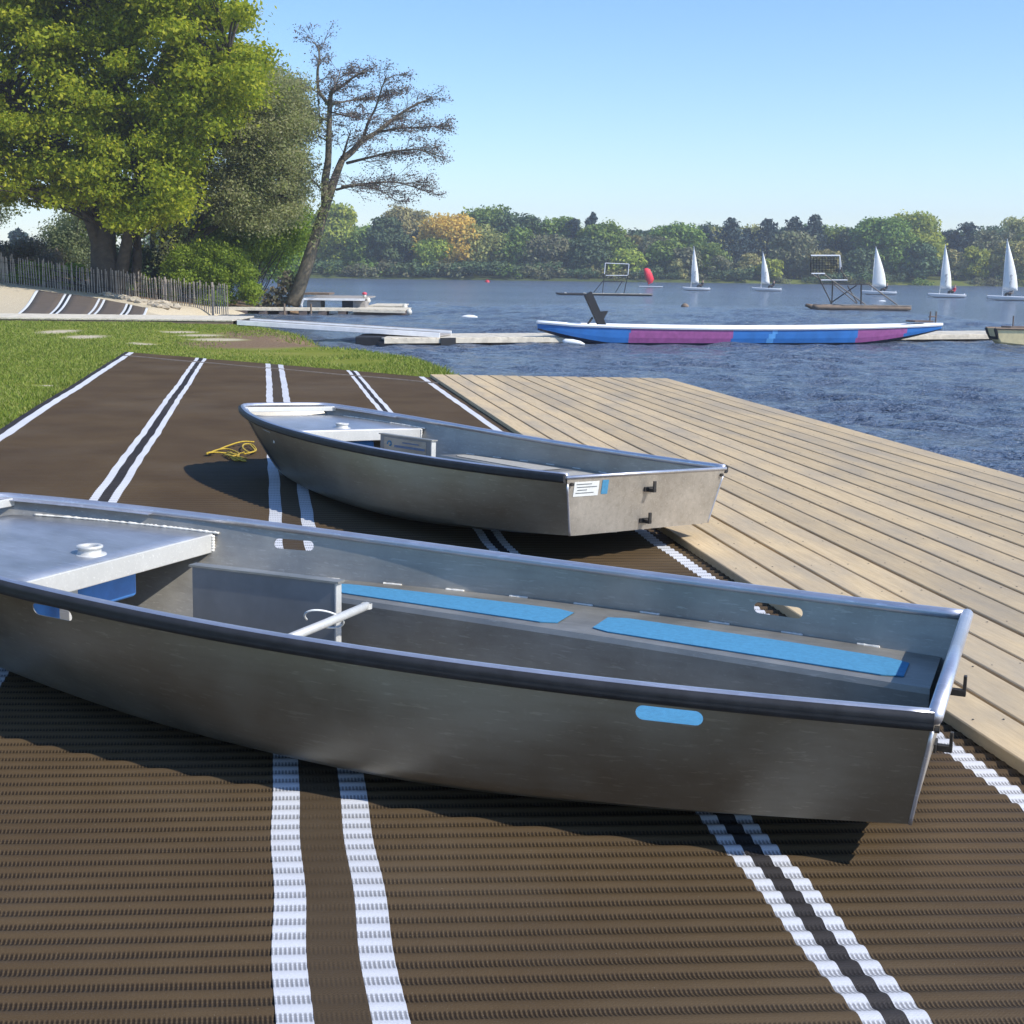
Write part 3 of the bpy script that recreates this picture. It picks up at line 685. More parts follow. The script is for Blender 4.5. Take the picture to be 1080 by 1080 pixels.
grass(110000, lambda s, u, x, y: ((s < -2.56) | (u-.13*s > uend(s)+.12)) & (y < 40.6) & ~((y > 37) & (y < 41.1) & (x < -7.6)) & (y > 9) & (abs(x) < y*.42+1) & (nr.rand(len(s)) < np.clip(1.6-u/28, .35, 1)), .045, 'grass', 'short green lawn grass left of the brown mat')

# ------------------------------------------------------------------ timber and pontoon structures
def boards(g, a0, a1, b0, b1, n, th, gap=.12):
    """n boards laid across the strip a0->a1 (near edge) / b0->b1 (far edge)"""
    a0, a1, b0, b1 = map(lambda p: A(p, float), (a0, a1, b0, b1))
    for k in range(n):
        f0 = (k+gap*.5)/n; f1 = (k+1-gap*.5)/n; j = rnd.uniform(-.003, .003)
        V = [a0+(a1-a0)*f0, a0+(a1-a0)*f1, b0+(b1-b0)*f1, b0+(b1-b0)*f0]; V = [p+A([0, 0, j]) for p in V]
        g.add(V+[p-A([0, 0, th]) for p in V], [(0, 1, 2, 3), (7, 6, 5, 4), (0, 4, 5, 1), (1, 5, 6, 2), (2, 6, 7, 3), (3, 7, 4, 0)])
# boardwalk at left
o = A([-13., 37.5, .0]); bw = empty('boardwalk', o, 'low pale boardwalk with cross boards on the grass, behind the lawn at left', 'boardwalk')
aL = D(-60, 334.6, 37.2); aR = D(245, 336.4, 37.7); zt = .06
aL[2] = zt; aR[2] = zt-.01; bL = aL+A([0, 3.2, 0]); bR = aR+A([0.0, 3.2, 0])
g = G(o); boards(g, aL, aR, bL, bR, 46, .04, .08); g.out('boards', 'jetty_wood', bw)
g = G(o); g.beam(aL+A([0, .06, -.16]), aR+A([0, .06, -.16]), .08, .22); g.beam(bL+A([0, -.06, -.16]), bR+A([0, -.06, -.16]), .08, .22); g.out('side_beam', 'beam_wood', bw)
g = G(o); c = (aR+bR)/2; g.box((c[0]-.48, c[1], -.42), (.95, 3.0, .56)); bevel(g.out('abutment', 'concrete', bw), .03)
g = G(o); g.box((c[0]+.08, c[1]+.1, -.35), (.14, 2.6, .7)); g.out('end_post', 'black_paint', bw)
# gangway
n0 = D(250, 338, 36.1); n1 = D(464, 355, 35.3); n0[2] = .04; n1[2] = -.20; f0 = n0+A([.1, 1.25, 0]); f1 = n1+A([.25, 1.25, 0])
o = (n0+n1)/2; gw = empty('gangway', o, 'sloping pale aluminium gangway from the boardwalk down to the pontoon', 'gangway')
g = G(o); boards(g, n0+A([0, .06, .0]), n1+A([0, .06, .0]), f0-A([0, .06, 0]), f1-A([0, .06, 0]), 40, .03, .06); g.out('walkway', 'grey_plank', gw)
for p, q in ((n0, n1), (f0, f1)):
    g = G(o); g.beam(p+A([0, 0, .005]), q+A([0, 0, .005]), .05, .13); bevel(g.out('side_rail', 'gang_alu', gw), .01)
    g = G(o); g.beam(p+A([0, .012, .085]), q+A([0, .012, .085]), .03, .015); g.out('top_rail', 'grey_plank', gw)
g = G(o); c = D(390, 355, 34.9); c[2] = -.37; g.box(c+A([0, .75, 0]), (.78, 1.5, .27)); bevel(g.out('float', 'black_paint', gw), .03)
# long pontoon
pa = D(405, 356, 34.6); pb = D(1180, 352, 42.9); pa[2] = pb[2] = -.25; dd = (pb-pa); dd /= np.linalg.norm(dd); nn = A([-dd[1], dd[0], 0])
o = (pa+pb)/2; pt = empty('pontoon', o, 'long grey floating pontoon crossing behind the blue and pink boat', 'pontoon')
g = G(o); boards(g, pa, pb, pa+nn*2.3, pb+nn*2.3, 120, .04, .08); g.out('boards', 'jetty_wood', pt)
g = G(o); g.beam(pa+A([0, 0, -.08])-nn*.02, pb+A([0, 0, -.08])-nn*.02, .05, .12); g.beam(pa+nn*2.32+A([0, 0, -.07]), pb+nn*2.32+A([0, 0, -.07]), .05, .09); g.out('edge_beam', 'jetty_wood', pt)
g = G(o); Lp = np.linalg.norm(pb-pa)
for k in range(8): c = pa+dd*(1.2+k*Lp/8)+nn*1.15+A([0, 0, -.24]); g.box(c, (Lp/8-.5, 2.1, .26), A([dd, nn, A([0, 0, 1.])]))
bevel(g.out('float', 'rust_metal', pt), .02)
g = G(o); c = pa+dd*1.75+A([0, 0, -.1]); g.box(c-nn*.06, (.42, .06, .2), A([dd, nn, A([0, 0, 1.])])); g.out('tyre_fender', 'black_paint', pt)
# white fender at the pontoon under the blue boat's bow
c = D(604, 357.5, 35.9); c[2] = -.36
g = G(c); g.tube([c+A([-.28, 0, .02]), c+A([-.2, 0, 0.01]), c, c+A([.2, 0, -.03]), c+A([.33, 0, -.06])], [.03, .075, .075, .06, .02], 12)
f_ = g.out('fender', 'white_paint', None, True, loc=tuple(c)); tag(f_, 'white fender floating under the left tip of the blue and pink boat', 'fender')

# left jetties
o = D(300, 326, 57); o[2] = -.2
jt = empty('jetty', o, 'low narrow timber jetty reaching out from the tree at left, widening at its end', 'jetty')
a0 = D(184, 326.5, 55.8); a1 = D(373, 327, 57.0); a0[2] = a1[2] = -.17; a2 = D(428, 327.5, 57.0); a2[2] = -.2
g = G(o); boards(g, a0, a1, a0+A([0, 1.0, 0]), a1+A([0, 1.0, 0]), 50, .04); boards(g, a1+A([.02, -.3, -.01]), a2+A([0, -.3, 0]), a1+A([.02, 3.2, -.01]), a2+A([0, 3.2, 0]), 18, .04); g.out('boards', 'jetty_wood', jt)
g = G(o); g.beam(a0+A([0, 0, -.08]), a1+A([0, 0, -.08]), .05, .08); g.beam(a1+A([0, -.32, -.09]), a2+A([0, -.32, -.09]), .05, .1); g.out('edge_beam', 'jetty_wood', jt)
g = G(o)
for k in range(9): p = a0+(a1-a0)*(k+.4)/9; g.box(p+A([0, .4, -.22]), (.35, .8, .2))
g.box((a1+a2)/2+A([0, 1.4, -.20]), (2.2, 3.0, .22)); g.out('float', 'rust_metal', jt)
for px in (300, 328):
    g = G(o); p = D(px, 325, 56.2); g.tube([(p[0], p[1], -1), (p[0], p[1], .02)], .04, 8); g.out('post', 'beam_wood', jt)
# raised platform on the jetty
o = D(350, 314, 60); o[2] = -.2
rp = empty('landing_stage', o, 'raised grey landing stage on boxes behind the low jetty, beside the leaning tree', 'landing stage')
a0 = D(320, 312.5, 59); a1 = D(385, 314, 59); a0[2] = a1[2] = .22; g = G(o); boards(g, a0, a1, a0+A([0, 4.5, .02]), a1+A([0, 4.5, .02]), 24, .05); g.out('boards', 'grey_plank', rp)
g = G(o); g.beam(a0+A([0, -.04, -.06]), a1+A([0, -.04, -.06]), .06, .10); g.out('edge_beam', 'gang_alu', rp)
for p0, p1, m_ in ((.05, .27, 'grey_plank'), (.62, .80, 'black_paint'), (.80, 1.0, 'grey_plank')):
    g = G(o); p = a0+(a1-a0)*(p0+p1)/2; g.box(p+A([0, .8, -.33]), ((a1-a0)[0]*(p1-p0), 1.4, .40)); g.out('box_support', m_, rp)
g = G(o); p = a0+A([-.02, -.1, 0]); g.tube([p+A([.12, 0, -.05]), p+A([.02, 0, -.1]), p+A([-.06, 0, -.3]), p+A([-.02, 0, -.48])], .05, 8); g.out('bent_pipe', 'white_paint', rp, True)
g = G(o); p0 = D(320, 307, 66); p1 = D(347, 307, 66); p0[2] = p1[2] = .30; boards(g, p0, p1, p0+A([0, 2, 0]), p1+A([0, 2, 0]), 8, .10, .02); g.out('upper_board', 'beam_wood', rp)
# floating platform behind
o = D(405, 322, 61); o[2] = -.2
fp = empty('floating_platform', o, 'small pale floating platform behind the end of the low jetty', 'platform')
a0 = D(388, 322.5, 60.5); a1 = D(424, 323, 60.5); a0[2] = a1[2] = -.14; g = G(o); boards(g, a0, a1, a0+A([0, 4, 0]), a1+A([0, 4, 0]), 14, .05); g.out('boards', 'jetty_wood', fp)
g = G(o); g.box((a0+a1)/2+A([0, 2, -.2]), (1.5, 3.8, .28)); g.out('float', 'rust_metal', fp)
for px, py, Y_, lb in ((431.5, 329, 57, 'white round fender at the outer tip of the low jetty'), (427, 323.5, 60.3, 'white round fender on the corner of the small floating platform'), (388, 317, 60.2, 'white fender below the red marker on the landing stage')):
    c = D(px, py, Y_); g = G(c); g.lathe(c, [(.001, -.13), (.09, -.1), (.13, 0), (.09, .1), (.03, .14), (.001, .15)], 12); f_ = g.out('fender', 'off_white', None, True, loc=tuple(c)); tag(f_, lb, 'fender', 'white fenders on the left jetties')
c = D(384.5, 312, 59.2); c[2] = .25; mk = empty('marker_post', c, 'small red capped marker on the corner of the landing stage', 'marker')
g = G(); g.tube([(0, 0, 0), (0, 0, .13)], .08, 10); g.out('post', 'off_white', mk, True); g = G(); g.lathe((0, 0, .13), [(.10, 0), (.12, .04), (.08, .10), (.001, .12)], 12); g.out('cap', 'pink_red', mk, True)

# second mat on the bank
def hit(x, y, Y0=38., Y1=70.):
    Y_ = Y0
    while Y_ < Y1:
        p = D(x, y, Y_)
        if p[2] <= gz(p[0], p[1]): return p
        Y_ += .25
    return D(x, y, Y1)
def bankz(x, y): return gz(x, y)
END = [hit(np.interp(t, [0, .5, 1], [38, 98, 156]), np.interp(t, [0, .5, 1], [307.5, 315.0, 326.5]))[:2] for t in np.linspace(0, 1, 21)]
STA = [U(np.interp(t, [0, 1], [16, 153]), 330.6, 0.02)[:2] for t in np.linspace(0, 1, 21)]
def on(E_, t): return A([np.interp(t, np.linspace(0, 1, 21), A(E_)[:, i]) for i in range(2)])
q0 = A([(20-540)/1370*41.2, 41.2]); q1 = A([(155-540)/1370*41.2, 41.2]); q2 = A([(157-540)/1370*43.2, 43.2]); q3 = A([(40-540)/1370*54.5, 54.5])
o = (q0+q1)/2; m2 = empty('ramp_mat', (o[0], o[1], 0), 'small brown striped mat running up the sandy bank in front of the paling fence', 'mat')
def bank_strip(t0, t1, name, mat, dz=.0, n=14, c=4):
    rows = []
    for i in range(n+1):
        f = i/n; row = []
        for j in range(c+1):
            t = t0+(t1-t0)*j/c; base = on(STA, t); end = on(END, t); e = base+(end-base)*f
            row.append((e[0]-o[0], e[1]-o[1], bankz(e[0], e[1])+.05+dz))
        rows.append(row)
    g = G(); g.grid(rows); return solid(g.out(name, mat, m2, True), .02, -1)
for a, b_, n_, m_ in ((0, .025, 'white_stripe', 'white_paint'), (.025, .25, 'woven_panel', 'mat2'), (.25, .27, 'white_stripe', 'white_paint'), (.27, .295, 'black_band', 'black_paint'), (.295, .315, 'white_stripe', 'white_paint'), (.315, .55, 'woven_panel', 'mat2'),
                      (.55, .57, 'white_stripe', 'white_paint'), (.57, .595, 'seam_band', 'mat2'), (.595, .615, 'white_stripe', 'white_paint'), (.615, .80, 'woven_panel', 'mat2'), (.80, .82, 'white_stripe', 'white_paint'), (.82, .84, 'black_band', 'black_paint'), (.84, .86, 'white_stripe', 'white_paint'), (.86, .98, 'woven_panel', 'mat2'), (.98, 1.0, 'white_stripe', 'white_paint')):
    if m_ == 'mat2' and 'mat2' not in MATS: simple('mat2', (.10, .075, .055), .85, 0, .25, 4, .4)
    bank_strip(a, b_, n_, m_)

# paling fence
fpx = [(-70, 288, 55.5), (0, 296, 56), (60, 304, 56), (130, 312, 56), (190, 320, 55), (241, 326, 54)]
base = A([D(x, y, Y_) for x, y, Y_ in fpx]); seg = np.r_[0, np.cumsum(np.linalg.norm(np.diff(base[:, :2], axis=0), axis=1))]
tot = seg[-1]; o = base[0]; fe = empty('paling_fence', o, 'grey chestnut paling fence along the top of the sandy bank at left', 'fence')
def fpt(d): return A([np.interp(d, seg, base[:, i]) for i in range(3)])
g = G(o); d = 0
while d < tot:
    p = fpt(d); zz = min(p[2], gz(p[0], p[1])+.1); hgt = rnd.uniform(.92, 1.12)*np.interp(d/tot, [0, 1], [1.12, .92])
    t = rnd.uniform(-.05, .05); w = rnd.uniform(.03, .045)
    b0 = A([p[0], p[1]+rnd.uniform(-.02, .02), p[2]]); tp = b0+A([t, 0, hgt]); g.beam(b0-A([0, 0, .25]), tp, w, .02); d += rnd.uniform(.09, .135)
g.out('palings', 'fence_wood', fe)
g = G(o)
for hh in (.25, .8): g.tube([fpt(x)+A([0, -.03, hh]) for x in np.linspace(0, tot, 40)], .006, 4)
g.out('wire', 'dark_steel', fe)
for d in np.linspace(.4, tot-.8, 6):
    p = fpt(d); g = G(o); g.tube([p+A([0, .05, -.4]), p+A([0, .05, 1.02])], .05, 8); g.out('fence_post', 'fence_wood', fe)

# rocks on the bank
rk = []
for v_ in range(4):
    bm = bmesh.new(); bmesh.ops.create_icosphere(bm, subdivisions=2, radius=.2); r_ = random.Random(v_)
    ph = [r_.uniform(0, 6) for _ in range(6)]
    for v in bm.verts: v.co *= 1+.22*math.sin(v.co.x*17+ph[0])+.18*math.sin(v.co.y*19+ph[1])+.15*math.sin(v.co.z*23+ph[2]); v.co.z *= .6
    me = bpy.data.meshes.new('rock'); bm.to_mesh(me); bm.free(); me.materials.append(MATS['stone']); rk.append(me)
for k in range(42):
    f = rnd.random(); x = 95+f*90; y = 308.5+f*15.5+rnd.uniform(-1.5, 3)*(.3+f); p = hit(x, y)
    o_ = bpy.data.objects.new('rock', rk[k % 4]); C.objects.link(o_); s = rnd.uniform(.5, 1.15); o_.scale = (s*1.3, s, s); o_.rotation_euler = (0, 0, rnd.uniform(0, 6))
    o_.location = (p[0], p[1], gz(p[0], p[1])+.04); tag(o_, 'pale rough stone among the heap on the sandy bank below the fence', 'rock', 'stones heaped below the paling fence')

# ------------------------------------------------------------------ blue and pink long boat
e0 = D(567, 341, 36.2); e1 = D(993, 341, 39.2); e0[2] = e1[2] = 0; LB = float(np.linalg.norm((e1-e0)[:2])); th = math.atan2(e1[1]-e0[1], e1[0]-e0[0])
lb = empty('long_boat', (e0[0], e0[1], WZ), 'long slim blue and pink painted boat with white gunwale moored at the pontoon', 'boat', rot=(0, 0, th))
ns = 240; rows = []; pink = lambda f: .205 < f < .447 or .762 < f < .893
def lbs(f):
    w = .56*(max(0, 1-abs(2*f-1)**3.2))**.7+.03
    top = .44+.11*(2*f-1)**2+.04*max(0, 1-f/.08); bot = -.08+.47*max(0, (0.16-f)/.16)**1.25+.50*max(0, (f-.76)/.24)**1.35
    return w, top, bot
g = G(); mi = []
secs = []
for i in range(ns+1):
    f = i/ns; w, tp, bt = lbs(f); x = f*LB
    pts = [(w, tp), (w*.98, tp*.75+bt*.25), (w*.95, tp*.5+bt*.5), (w*.88, tp*.25+bt*.75), (w*.74, bt+.035), (w*.5, bt), (0, bt)]
    secs.append([(x, -a, b_) for a, b_ in pts]+[(x, a, b_) for a, b_ in pts[-2::-1]])
g.grid(secs)
for i in range(ns):
    for j in range(12):
        f = (i+.5)/ns; z_ = (secs[i][j][2]+secs[i][j+1][2])/2; jj = min(j, 11-j); ff = f+.004*jj+.003*math.sin(jj*2.3+f*60)
        mi.append(3 if jj > 2 else (1 if pink(ff) else (2 if (.540 < f+.006*jj < .556 and jj < 3) else 0)))
g.add(secs[0], [tuple(range(13))]); g.add(secs[-1], [tuple(range(13))[::-1]]); mi += [0, 0]
g.out('hull', ['boat_blue', 'boat_pink', 'boat_light_blue', 'boat_navy'], lb, mi=mi)
for sg in (-1, 1):
    g = G(); g.tube([(i/ns*LB, sg*(lbs(i/ns)[0]+.01), lbs(i/ns)[1]+.02) for i in range(ns+1)], .045, 6, sc=(.8, 1.1)); g.out('gunwale', 'white_paint', lb)
g = G(); g.grid([[(i/ns*LB, -lbs(i/ns)[0], lbs(i/ns)[1]-.01), (i/ns*LB, lbs(i/ns)[0], lbs(i/ns)[1]-.01)] for i in list(range(0, 32))]); g.out('bow_deck', 'white_paint', lb)
g = G(); g.grid([[(i/ns*LB, -lbs(i/ns)[0], lbs(i/ns)[1]-.01), (i/ns*LB, lbs(i/ns)[0], lbs(i/ns)[1]-.01)] for i in list(range(213, ns+1))]); g.out('stern_deck', 'white_paint', lb)
for k in range(8):
    f = .2+k*.08; w = lbs(f)[0]; g = G(); g.box((f*LB, 0, lbs(f)[1]-.06), (.22, 2*w-.06, .03)); g.out('thwart', 'white_paint', lb)
# leaning dark board with brackets
sx = LB/(993-567)
g = G(); bx = lambda px: (px-567)*sx
zz = .52
g = G(); a_, b_ = A([bx(631), 0, zz-.03]), A([bx(615.5), 0, zz+.88]); d_ = (b_-a_)/np.linalg.norm(b_-a_); pr = np.cross(A([0, 1., 0]), d_)
g.box((a_+b_)/2, (.21, .16, float(np.linalg.norm(b_-a_))), A([pr, A([0, 1., 0]), d_])); pole = g.out('leaning_board', 'black_paint', lb)
g = G(); g.add([(bx(627), -.05, zz+.38), (bx(636), -.05, zz+.40), (bx(634), -.05, zz+.30), (bx(629), -.05, zz+.02), (bx(627), .05, zz+.38), (bx(636), .05, zz+.40), (bx(634), .05, zz+.30), (bx(629), .05, zz+.02)],
              [(0, 1, 2, 3), (7, 6, 5, 4), (0, 4, 5, 1), (1, 5, 6, 2), (2, 6, 7, 3), (3, 7, 4, 0)]); g.out('bracket', 'black_paint', pole)
g = G(); g.beam((bx(615), 0, zz-.03), (bx(621), 0, zz+.22), .05, .05); g.beam((bx(607), 0, zz-.02), (bx(633), 0, zz-.02), .2, .03); g.out('foot', 'black_paint', pole)
# rack at right end
g = G(); g.box((bx(968), 0, .66), (.62, .5, .05)); g.out('stern_plate', 'rust_metal', lb)
for px in (977.5, 984):
    g = G(); g.tube([(bx(px), -.1, .62), (bx(px), -.1, .95)], .022, 6); g.out('stern_pin', 'rust_metal', lb)
g = G(); g.tube([(bx(976), -.1, .80), (bx(985), -.1, .80)], .02, 6); g.out('cross_pin', 'rust_metal', lb)
# cream boat at the right edge
e0 = D(1045, 346, 38.5); e1 = D(1160, 346, 39.3); th = math.atan2(e1[1]-e0[1], e1[0]-e0[0]); LC = 4.0
cb = empty('rowing_boat', (e0[0], e0[1], WZ), 'cream hulled rowing boat at the right edge, moored at the pontoon', 'boat', rot=(0, 0, th)); secs = []
for i in range(31):
    f = i/30; w = .5*math.sin(math.pi*min(1, .14+f*.6))+.02; tp = .50-.05*f; bt = .14*max(0, (.35-f)/.35)-.10+.10*(f < .02)
    x = f*LC; secs.append([(x, -w, tp), (x+.06*(1-f), -w*.95, tp-.15), (x+.12*(1-f), -w*.8, bt+.08), (x+.15*(1-f), -w*.5, bt), (x+.15*(1-f), 0, bt), (x+.15*(1-f), w*.5, bt), (x+.12*(1-f), w*.8, bt+.08), (x+.06*(1-f), w*.95, tp-.15), (x, w, tp)])
g = G(); g.grid(secs); g.add(secs[0], [tuple(range(9))]); g.add(secs[-1], [tuple(range(9))[::-1]]); g.out('hull', 'cream_paint', cb)
g = G(); g.tube([(s[0][0], s[0][1]-.01, s[0][2]) for s in secs], .035, 6); g.tube([(s[-1][0], s[-1][1]+.01, s[-1][2]) for s in secs], .035, 6); g.out('gunwale', 'beam_wood', cb)
g = G(); g.tube([secs[0][0], secs[0][1], secs[0][2], secs[0][6], secs[0][7], secs[0][8]], .05, 6); g.out('transom_trim', 'black_paint', cb)
g = G(); g.grid([[(s[0][0], s[0][1], s[0][2]-.03), (s[-1][0], s[-1][1], s[-1][2]-.03)] for s in secs]); g.out('cover', 'off_white', cb)
g = G(); g.box((.95, 0, .52), (.9, .5, .08)); g.tube([(.72, 0, .5), (.72, 0, .86)], .02, 6); g.out('seat_rig', 'rust_metal', cb)

# ------------------------------------------------------------------ people (small, far)
def person(loc, rz, label, top='cloth_red', lean=.2, s=1.0, legs='cloth_black'):
    """seated figure, hips at the origin, facing +x"""
    r_ = empty('person', loc, label, 'person', rot=(0, 0, rz)); r_.scale = (s, s, s)
    def skin(name, pts, edges, rad, mat, par=r_):
        me = bpy.data.meshes.new(name); me.from_pydata([tuple(p) for p in pts], edges, []); ob = bpy.data.objects.new(name, me); C.objects.link(ob)
        me.materials.append(MATS[mat]); sm = ob.modifiers.new('skin', 'SKIN'); lay = me.skin_vertices[0].data if me.skin_vertices else None
        if lay is None:
            ob.modifiers.remove(sm); bm = bmesh.new(); bm.from_mesh(me); bm.verts.layers.skin.verify(); bm.to_mesh(me); bm.free(); sm = ob.modifiers.new('skin', 'SKIN'); lay = me.skin_vertices[0].data
        for i, r in enumerate(rad): lay[i].radius = (r, r) if not isinstance(r, tuple) else r; 
        lay[0].use_root = True
        ob.modifiers.new('sub', 'SUBSURF').levels = 1; ob.modifiers['sub'].render_levels = 1; bpy.context.view_layer.update()
        m2_ = bpy.data.meshes.new_from_object(ob.evaluated_get(bpy.context.evaluated_depsgraph_get())); ob.modifiers.clear(); ob.data = m2_
        m2_.polygons.foreach_set('use_smooth', [True]*len(m2_.polygons)); ob.parent = par; return ob
    l = lean
    P = [(0, 0, .08), (-.02+l*.2, 0, .30), (l*.45, 0, .50), (l*.55, 0, .60), (l*.62, 0, .72), (l*.62+.02, 0, .82),
         (.22, .10, .14), (.42, .12, .20), (.55, .13, -.12), (.64, .13, -.20), (.22, -.10, .14), (.42, -.12, .20), (.55, -.13, -.12), (.64, -.13, -.20),
         (l*.45, .17, .50), (l*.5+.08, .22, .28), (l*.5+.30, .18, .24), (l*.5+.37, .17, .25), (l*.45, -.17, .50), (l*.5+.08, -.22, .28), (l*.5+.30, -.18, .24), (l*.5+.37, -.17, .25)]
    E_ = [(0, 1), (1, 2), (2, 3), (3, 4), (4, 5), (0, 6), (6, 7), (7, 8), (8, 9), (0, 10), (10, 11), (11, 12), (12, 13), (2, 14), (14, 15), (15, 16), (16, 17), (2, 18), (18, 19), (19, 20), (20, 21)]
    R = [.13, .14, .13, .055, .085, .075, .09, .07, .05, .045, .09, .07, .05, .045, .06, .045, .035, .035, .06, .045, .035, .035]
    skin('body', P, E_, R, 'skin')
    skin('jacket', [P[0], P[1], P[2], P[14], P[15], P[16], P[18], P[19], P[20]], [(0, 1), (1, 2), (2, 3), (3, 4), (4, 5), (2, 6), (6, 7), (7, 8)], [.16, .17, .155, .08, .062, .05, .08, .062, .05], top)
    skin('trousers', [P[0], P[6], P[7], P[8], P[10], P[11], P[12]], [(0, 1), (1, 2), (2, 3), (0, 4), (4, 5), (5, 6)], [.15, .105, .085, .065, .105, .085, .065], legs)
    skin('hair', [(l*.62-.03, 0, .76), (l*.62-.015, 0, .86)], [(0, 1)], [.07, .085], 'hair_dark')
    return r_

# ------------------------------------------------------------------ sailing dinghies
def dinghy(px, py, Y_, name, label, foot, luff=3.75, rake=0., heading=math.pi, bulge=.18, marks=None, redsail=False, hl_=3.6, flip=1):
    p = D(px, py, Y_); foot = foot*.86
    r_ = empty('sailing_dinghy', (p[0], p[1], WZ), label, 'sailing boat', 'white sailed dinghies on the lake'); g = G(); secs = []
    for i in range(21):
        f = i/20; w = .62*math.sin(math.pi*(.2+.8*f))**.7*(1 if f < 1 else 0)+.02; tp = .28+.10*f; bt = -.06+.22*max(0, f-.7)/.3; x = -hl_/2+hl_*f
        secs.append([(x, -w, tp), (x, -w*.9, tp*.3), (x, 0, bt), (x, w*.9, tp*.3), (x, w, tp)])
    g.grid(secs); g.grid([[s[0], (s[0][0], 0, s[0][2]+.03), s[4]] for s in secs]); g.add(secs[0], [(0, 1, 2, 3, 4)]); g.out('hull', 'white_paint', r_, True)
    g = G(); mx = hl_*.18; g.tube([(mx, 0, .3), (mx-.02+rake*.4, 0, 2.5), (mx-.12+rake, 0, .95+luff)], [.035, .03, .015], 8); g.out('mast', 'gang_alu', r_, True)
    g = G(); g.tube([(mx, 0, .82), (mx-foot, .35, .88)], .025, 6); g.out('boom', 'gang_alu', r_, True)
    rows = []
    for i in range(15):
        f = i/14; z0 = .9+luff*f; w = foot*((1-f)**.85)*(1+.22*math.sin(math.pi*f)); row = []
        mxx = mx + np.interp(f, [0, .45, 1], [0, -.02+rake*.4, -.12+rake])
        for j in range(9):
            t = j/8; row.append((mxx-w*t, .35*t*(1-f)+bulge*math.sin(math.pi*t)*(1-f*.7), z0-(.10*t*(1-f))+.0))
        rows.append(row)
    g = G(); g.grid(rows); sl_ = solid(g.out('sail', 'sail_red' if redsail else 'sail_white', r_, True), .012)
    if marks:
        g = G(); rr_ = random.Random(int(px))
        for k in range(4):
            zc = 1.15+k*.27; fx = .42+.03*k
            for sgn in (-1, 1):
                for q in ((0, .1, .05, .012), (0, -.1, .05, .012), (.06 if k % 2 else -.06, .0, .012, .1), (0, 0, .05, .012), (-.06, .05, .012, .05)):
                    f = (zc-.9)/luff; t = fx; yy = .35*t*(1-f)+bulge*math.sin(math.pi*t)*(1-f*.7)
                    w = foot*((1-f)**.85)*(1+.22*math.sin(math.pi*f)); g.box((mx-w*fx+q[0], yy+sgn*.018, zc+q[1]), (q[2]*2, .006, q[3]*2))
        g.out('sail_number', 'case_grey', sl_)
    g = G(); g.box((-hl_/2-.06, 0, .1), (.06, .03, .6)); g.out('rudder', 'white_paint', r_)
    r_.rotation_euler = (0, 0, heading); return r_
ds = [(733.5, 306, 141, 'small sailing dinghy with narrow white sail just right of the red sail', .85, 3.75, -.05, True), (808, 306, 144, 'small sailing dinghy with slim white sail, second from the left of the white sails', .95, 3.3, .1, True),
      (926, 310, 129, 'sailing dinghy with a plain white sail seen behind the right goal raft', 1.45, 3.7, .0, False), (997.5, 313, 117, 'sailing dinghy with black sail number and helm in red, second from the right edge', 1.05, 3.7, -.1, True), (1066, 316, 107.5, 'sailing dinghy with black sail number cut off by the right edge', 1.25, 4.0, .1, True)]
ppl = [('cloth_black', 'person in dark clothes sitting at the stern of the dinghy beside the red sail'), ('cloth_black', 'person in dark clothes sitting in the second white sailed dinghy from the left'), ('cloth_black', 'person in black leaning back in the dinghy behind the right goal raft'),
       ('cloth_red', 'person in a red top sitting in the second dinghy from the right edge'), ('cloth_grey', 'person in grey bending under the sail of the rightmost dinghy')]
for k, (px, py, Y_, lb_, ft, lf_, rk_, mk_) in enumerate(ds):
    hd = math.pi+[.35, .2, .12, .2, .05][k]; d_ = dinghy(px, py, Y_, '', lb_, ft, lf_, rk_, hd, marks=mk_, hl_=[3.1, 3.3, 3.5, 3.5, 4.0][k])
    lx = {4: -.1}.get(k, -.85); c_ = A([d_.location.x+math.cos(hd)*lx+.25*math.sin(hd), d_.location.y+math.sin(hd)*lx-.25*math.cos(hd), WZ+.42])
    person(c_, hd, ppl[k][1], ppl[k][0], -.25, .9)
# red sail windsurfer
p = D(684, 300, 165); ws = empty('windsurf_board', (p[0], p[1], WZ), 'windsurf board with a small bright red sail on the far water', 'windsurfer')
g = G(); secs = []
for i in range(17): f = i/16; w = .32*math.sin(math.pi*(.06+.88*f))**.6; secs.append([((f-.5)*3.0+.3, -w, .12), ((f-.5)*3+.3, 0, .16), ((f-.5)*3+.3, w, .12), ((f-.5)*3+.3, w*.7, .02), ((f-.5)*3+.3, -w*.7, .02), ((f-.5)*3+.3, -w, .12)])
g.grid(secs); g.out('board', 'white_paint', ws, True)
g = G(); px_ = lambda x, y: ((x-684)/1370*165, 0, (301.5-y)/1370*165+.05)
out_ = [(678.5, 284), (679.5, 282.5), (682, 282), (685, 283.5), (687.5, 288), (689.5, 293.5), (688, 297), (684, 299), (681.5, 295), (679.5, 289)]
V = [px_(*q) for q in out_]; cen = tuple(np.mean(V, axis=0)+A([0, .12, 0])); g.add(V+[cen], [(i, (i+1) % 10, 10) for i in range(10)]); solid(g.out('sail', 'sail_red', ws, True), .02)
g = G(); g.tube([px_(684, 300), px_(681, 291), px_(679, 283)], .03, 6); g.out('mast', 'dark_steel', ws)

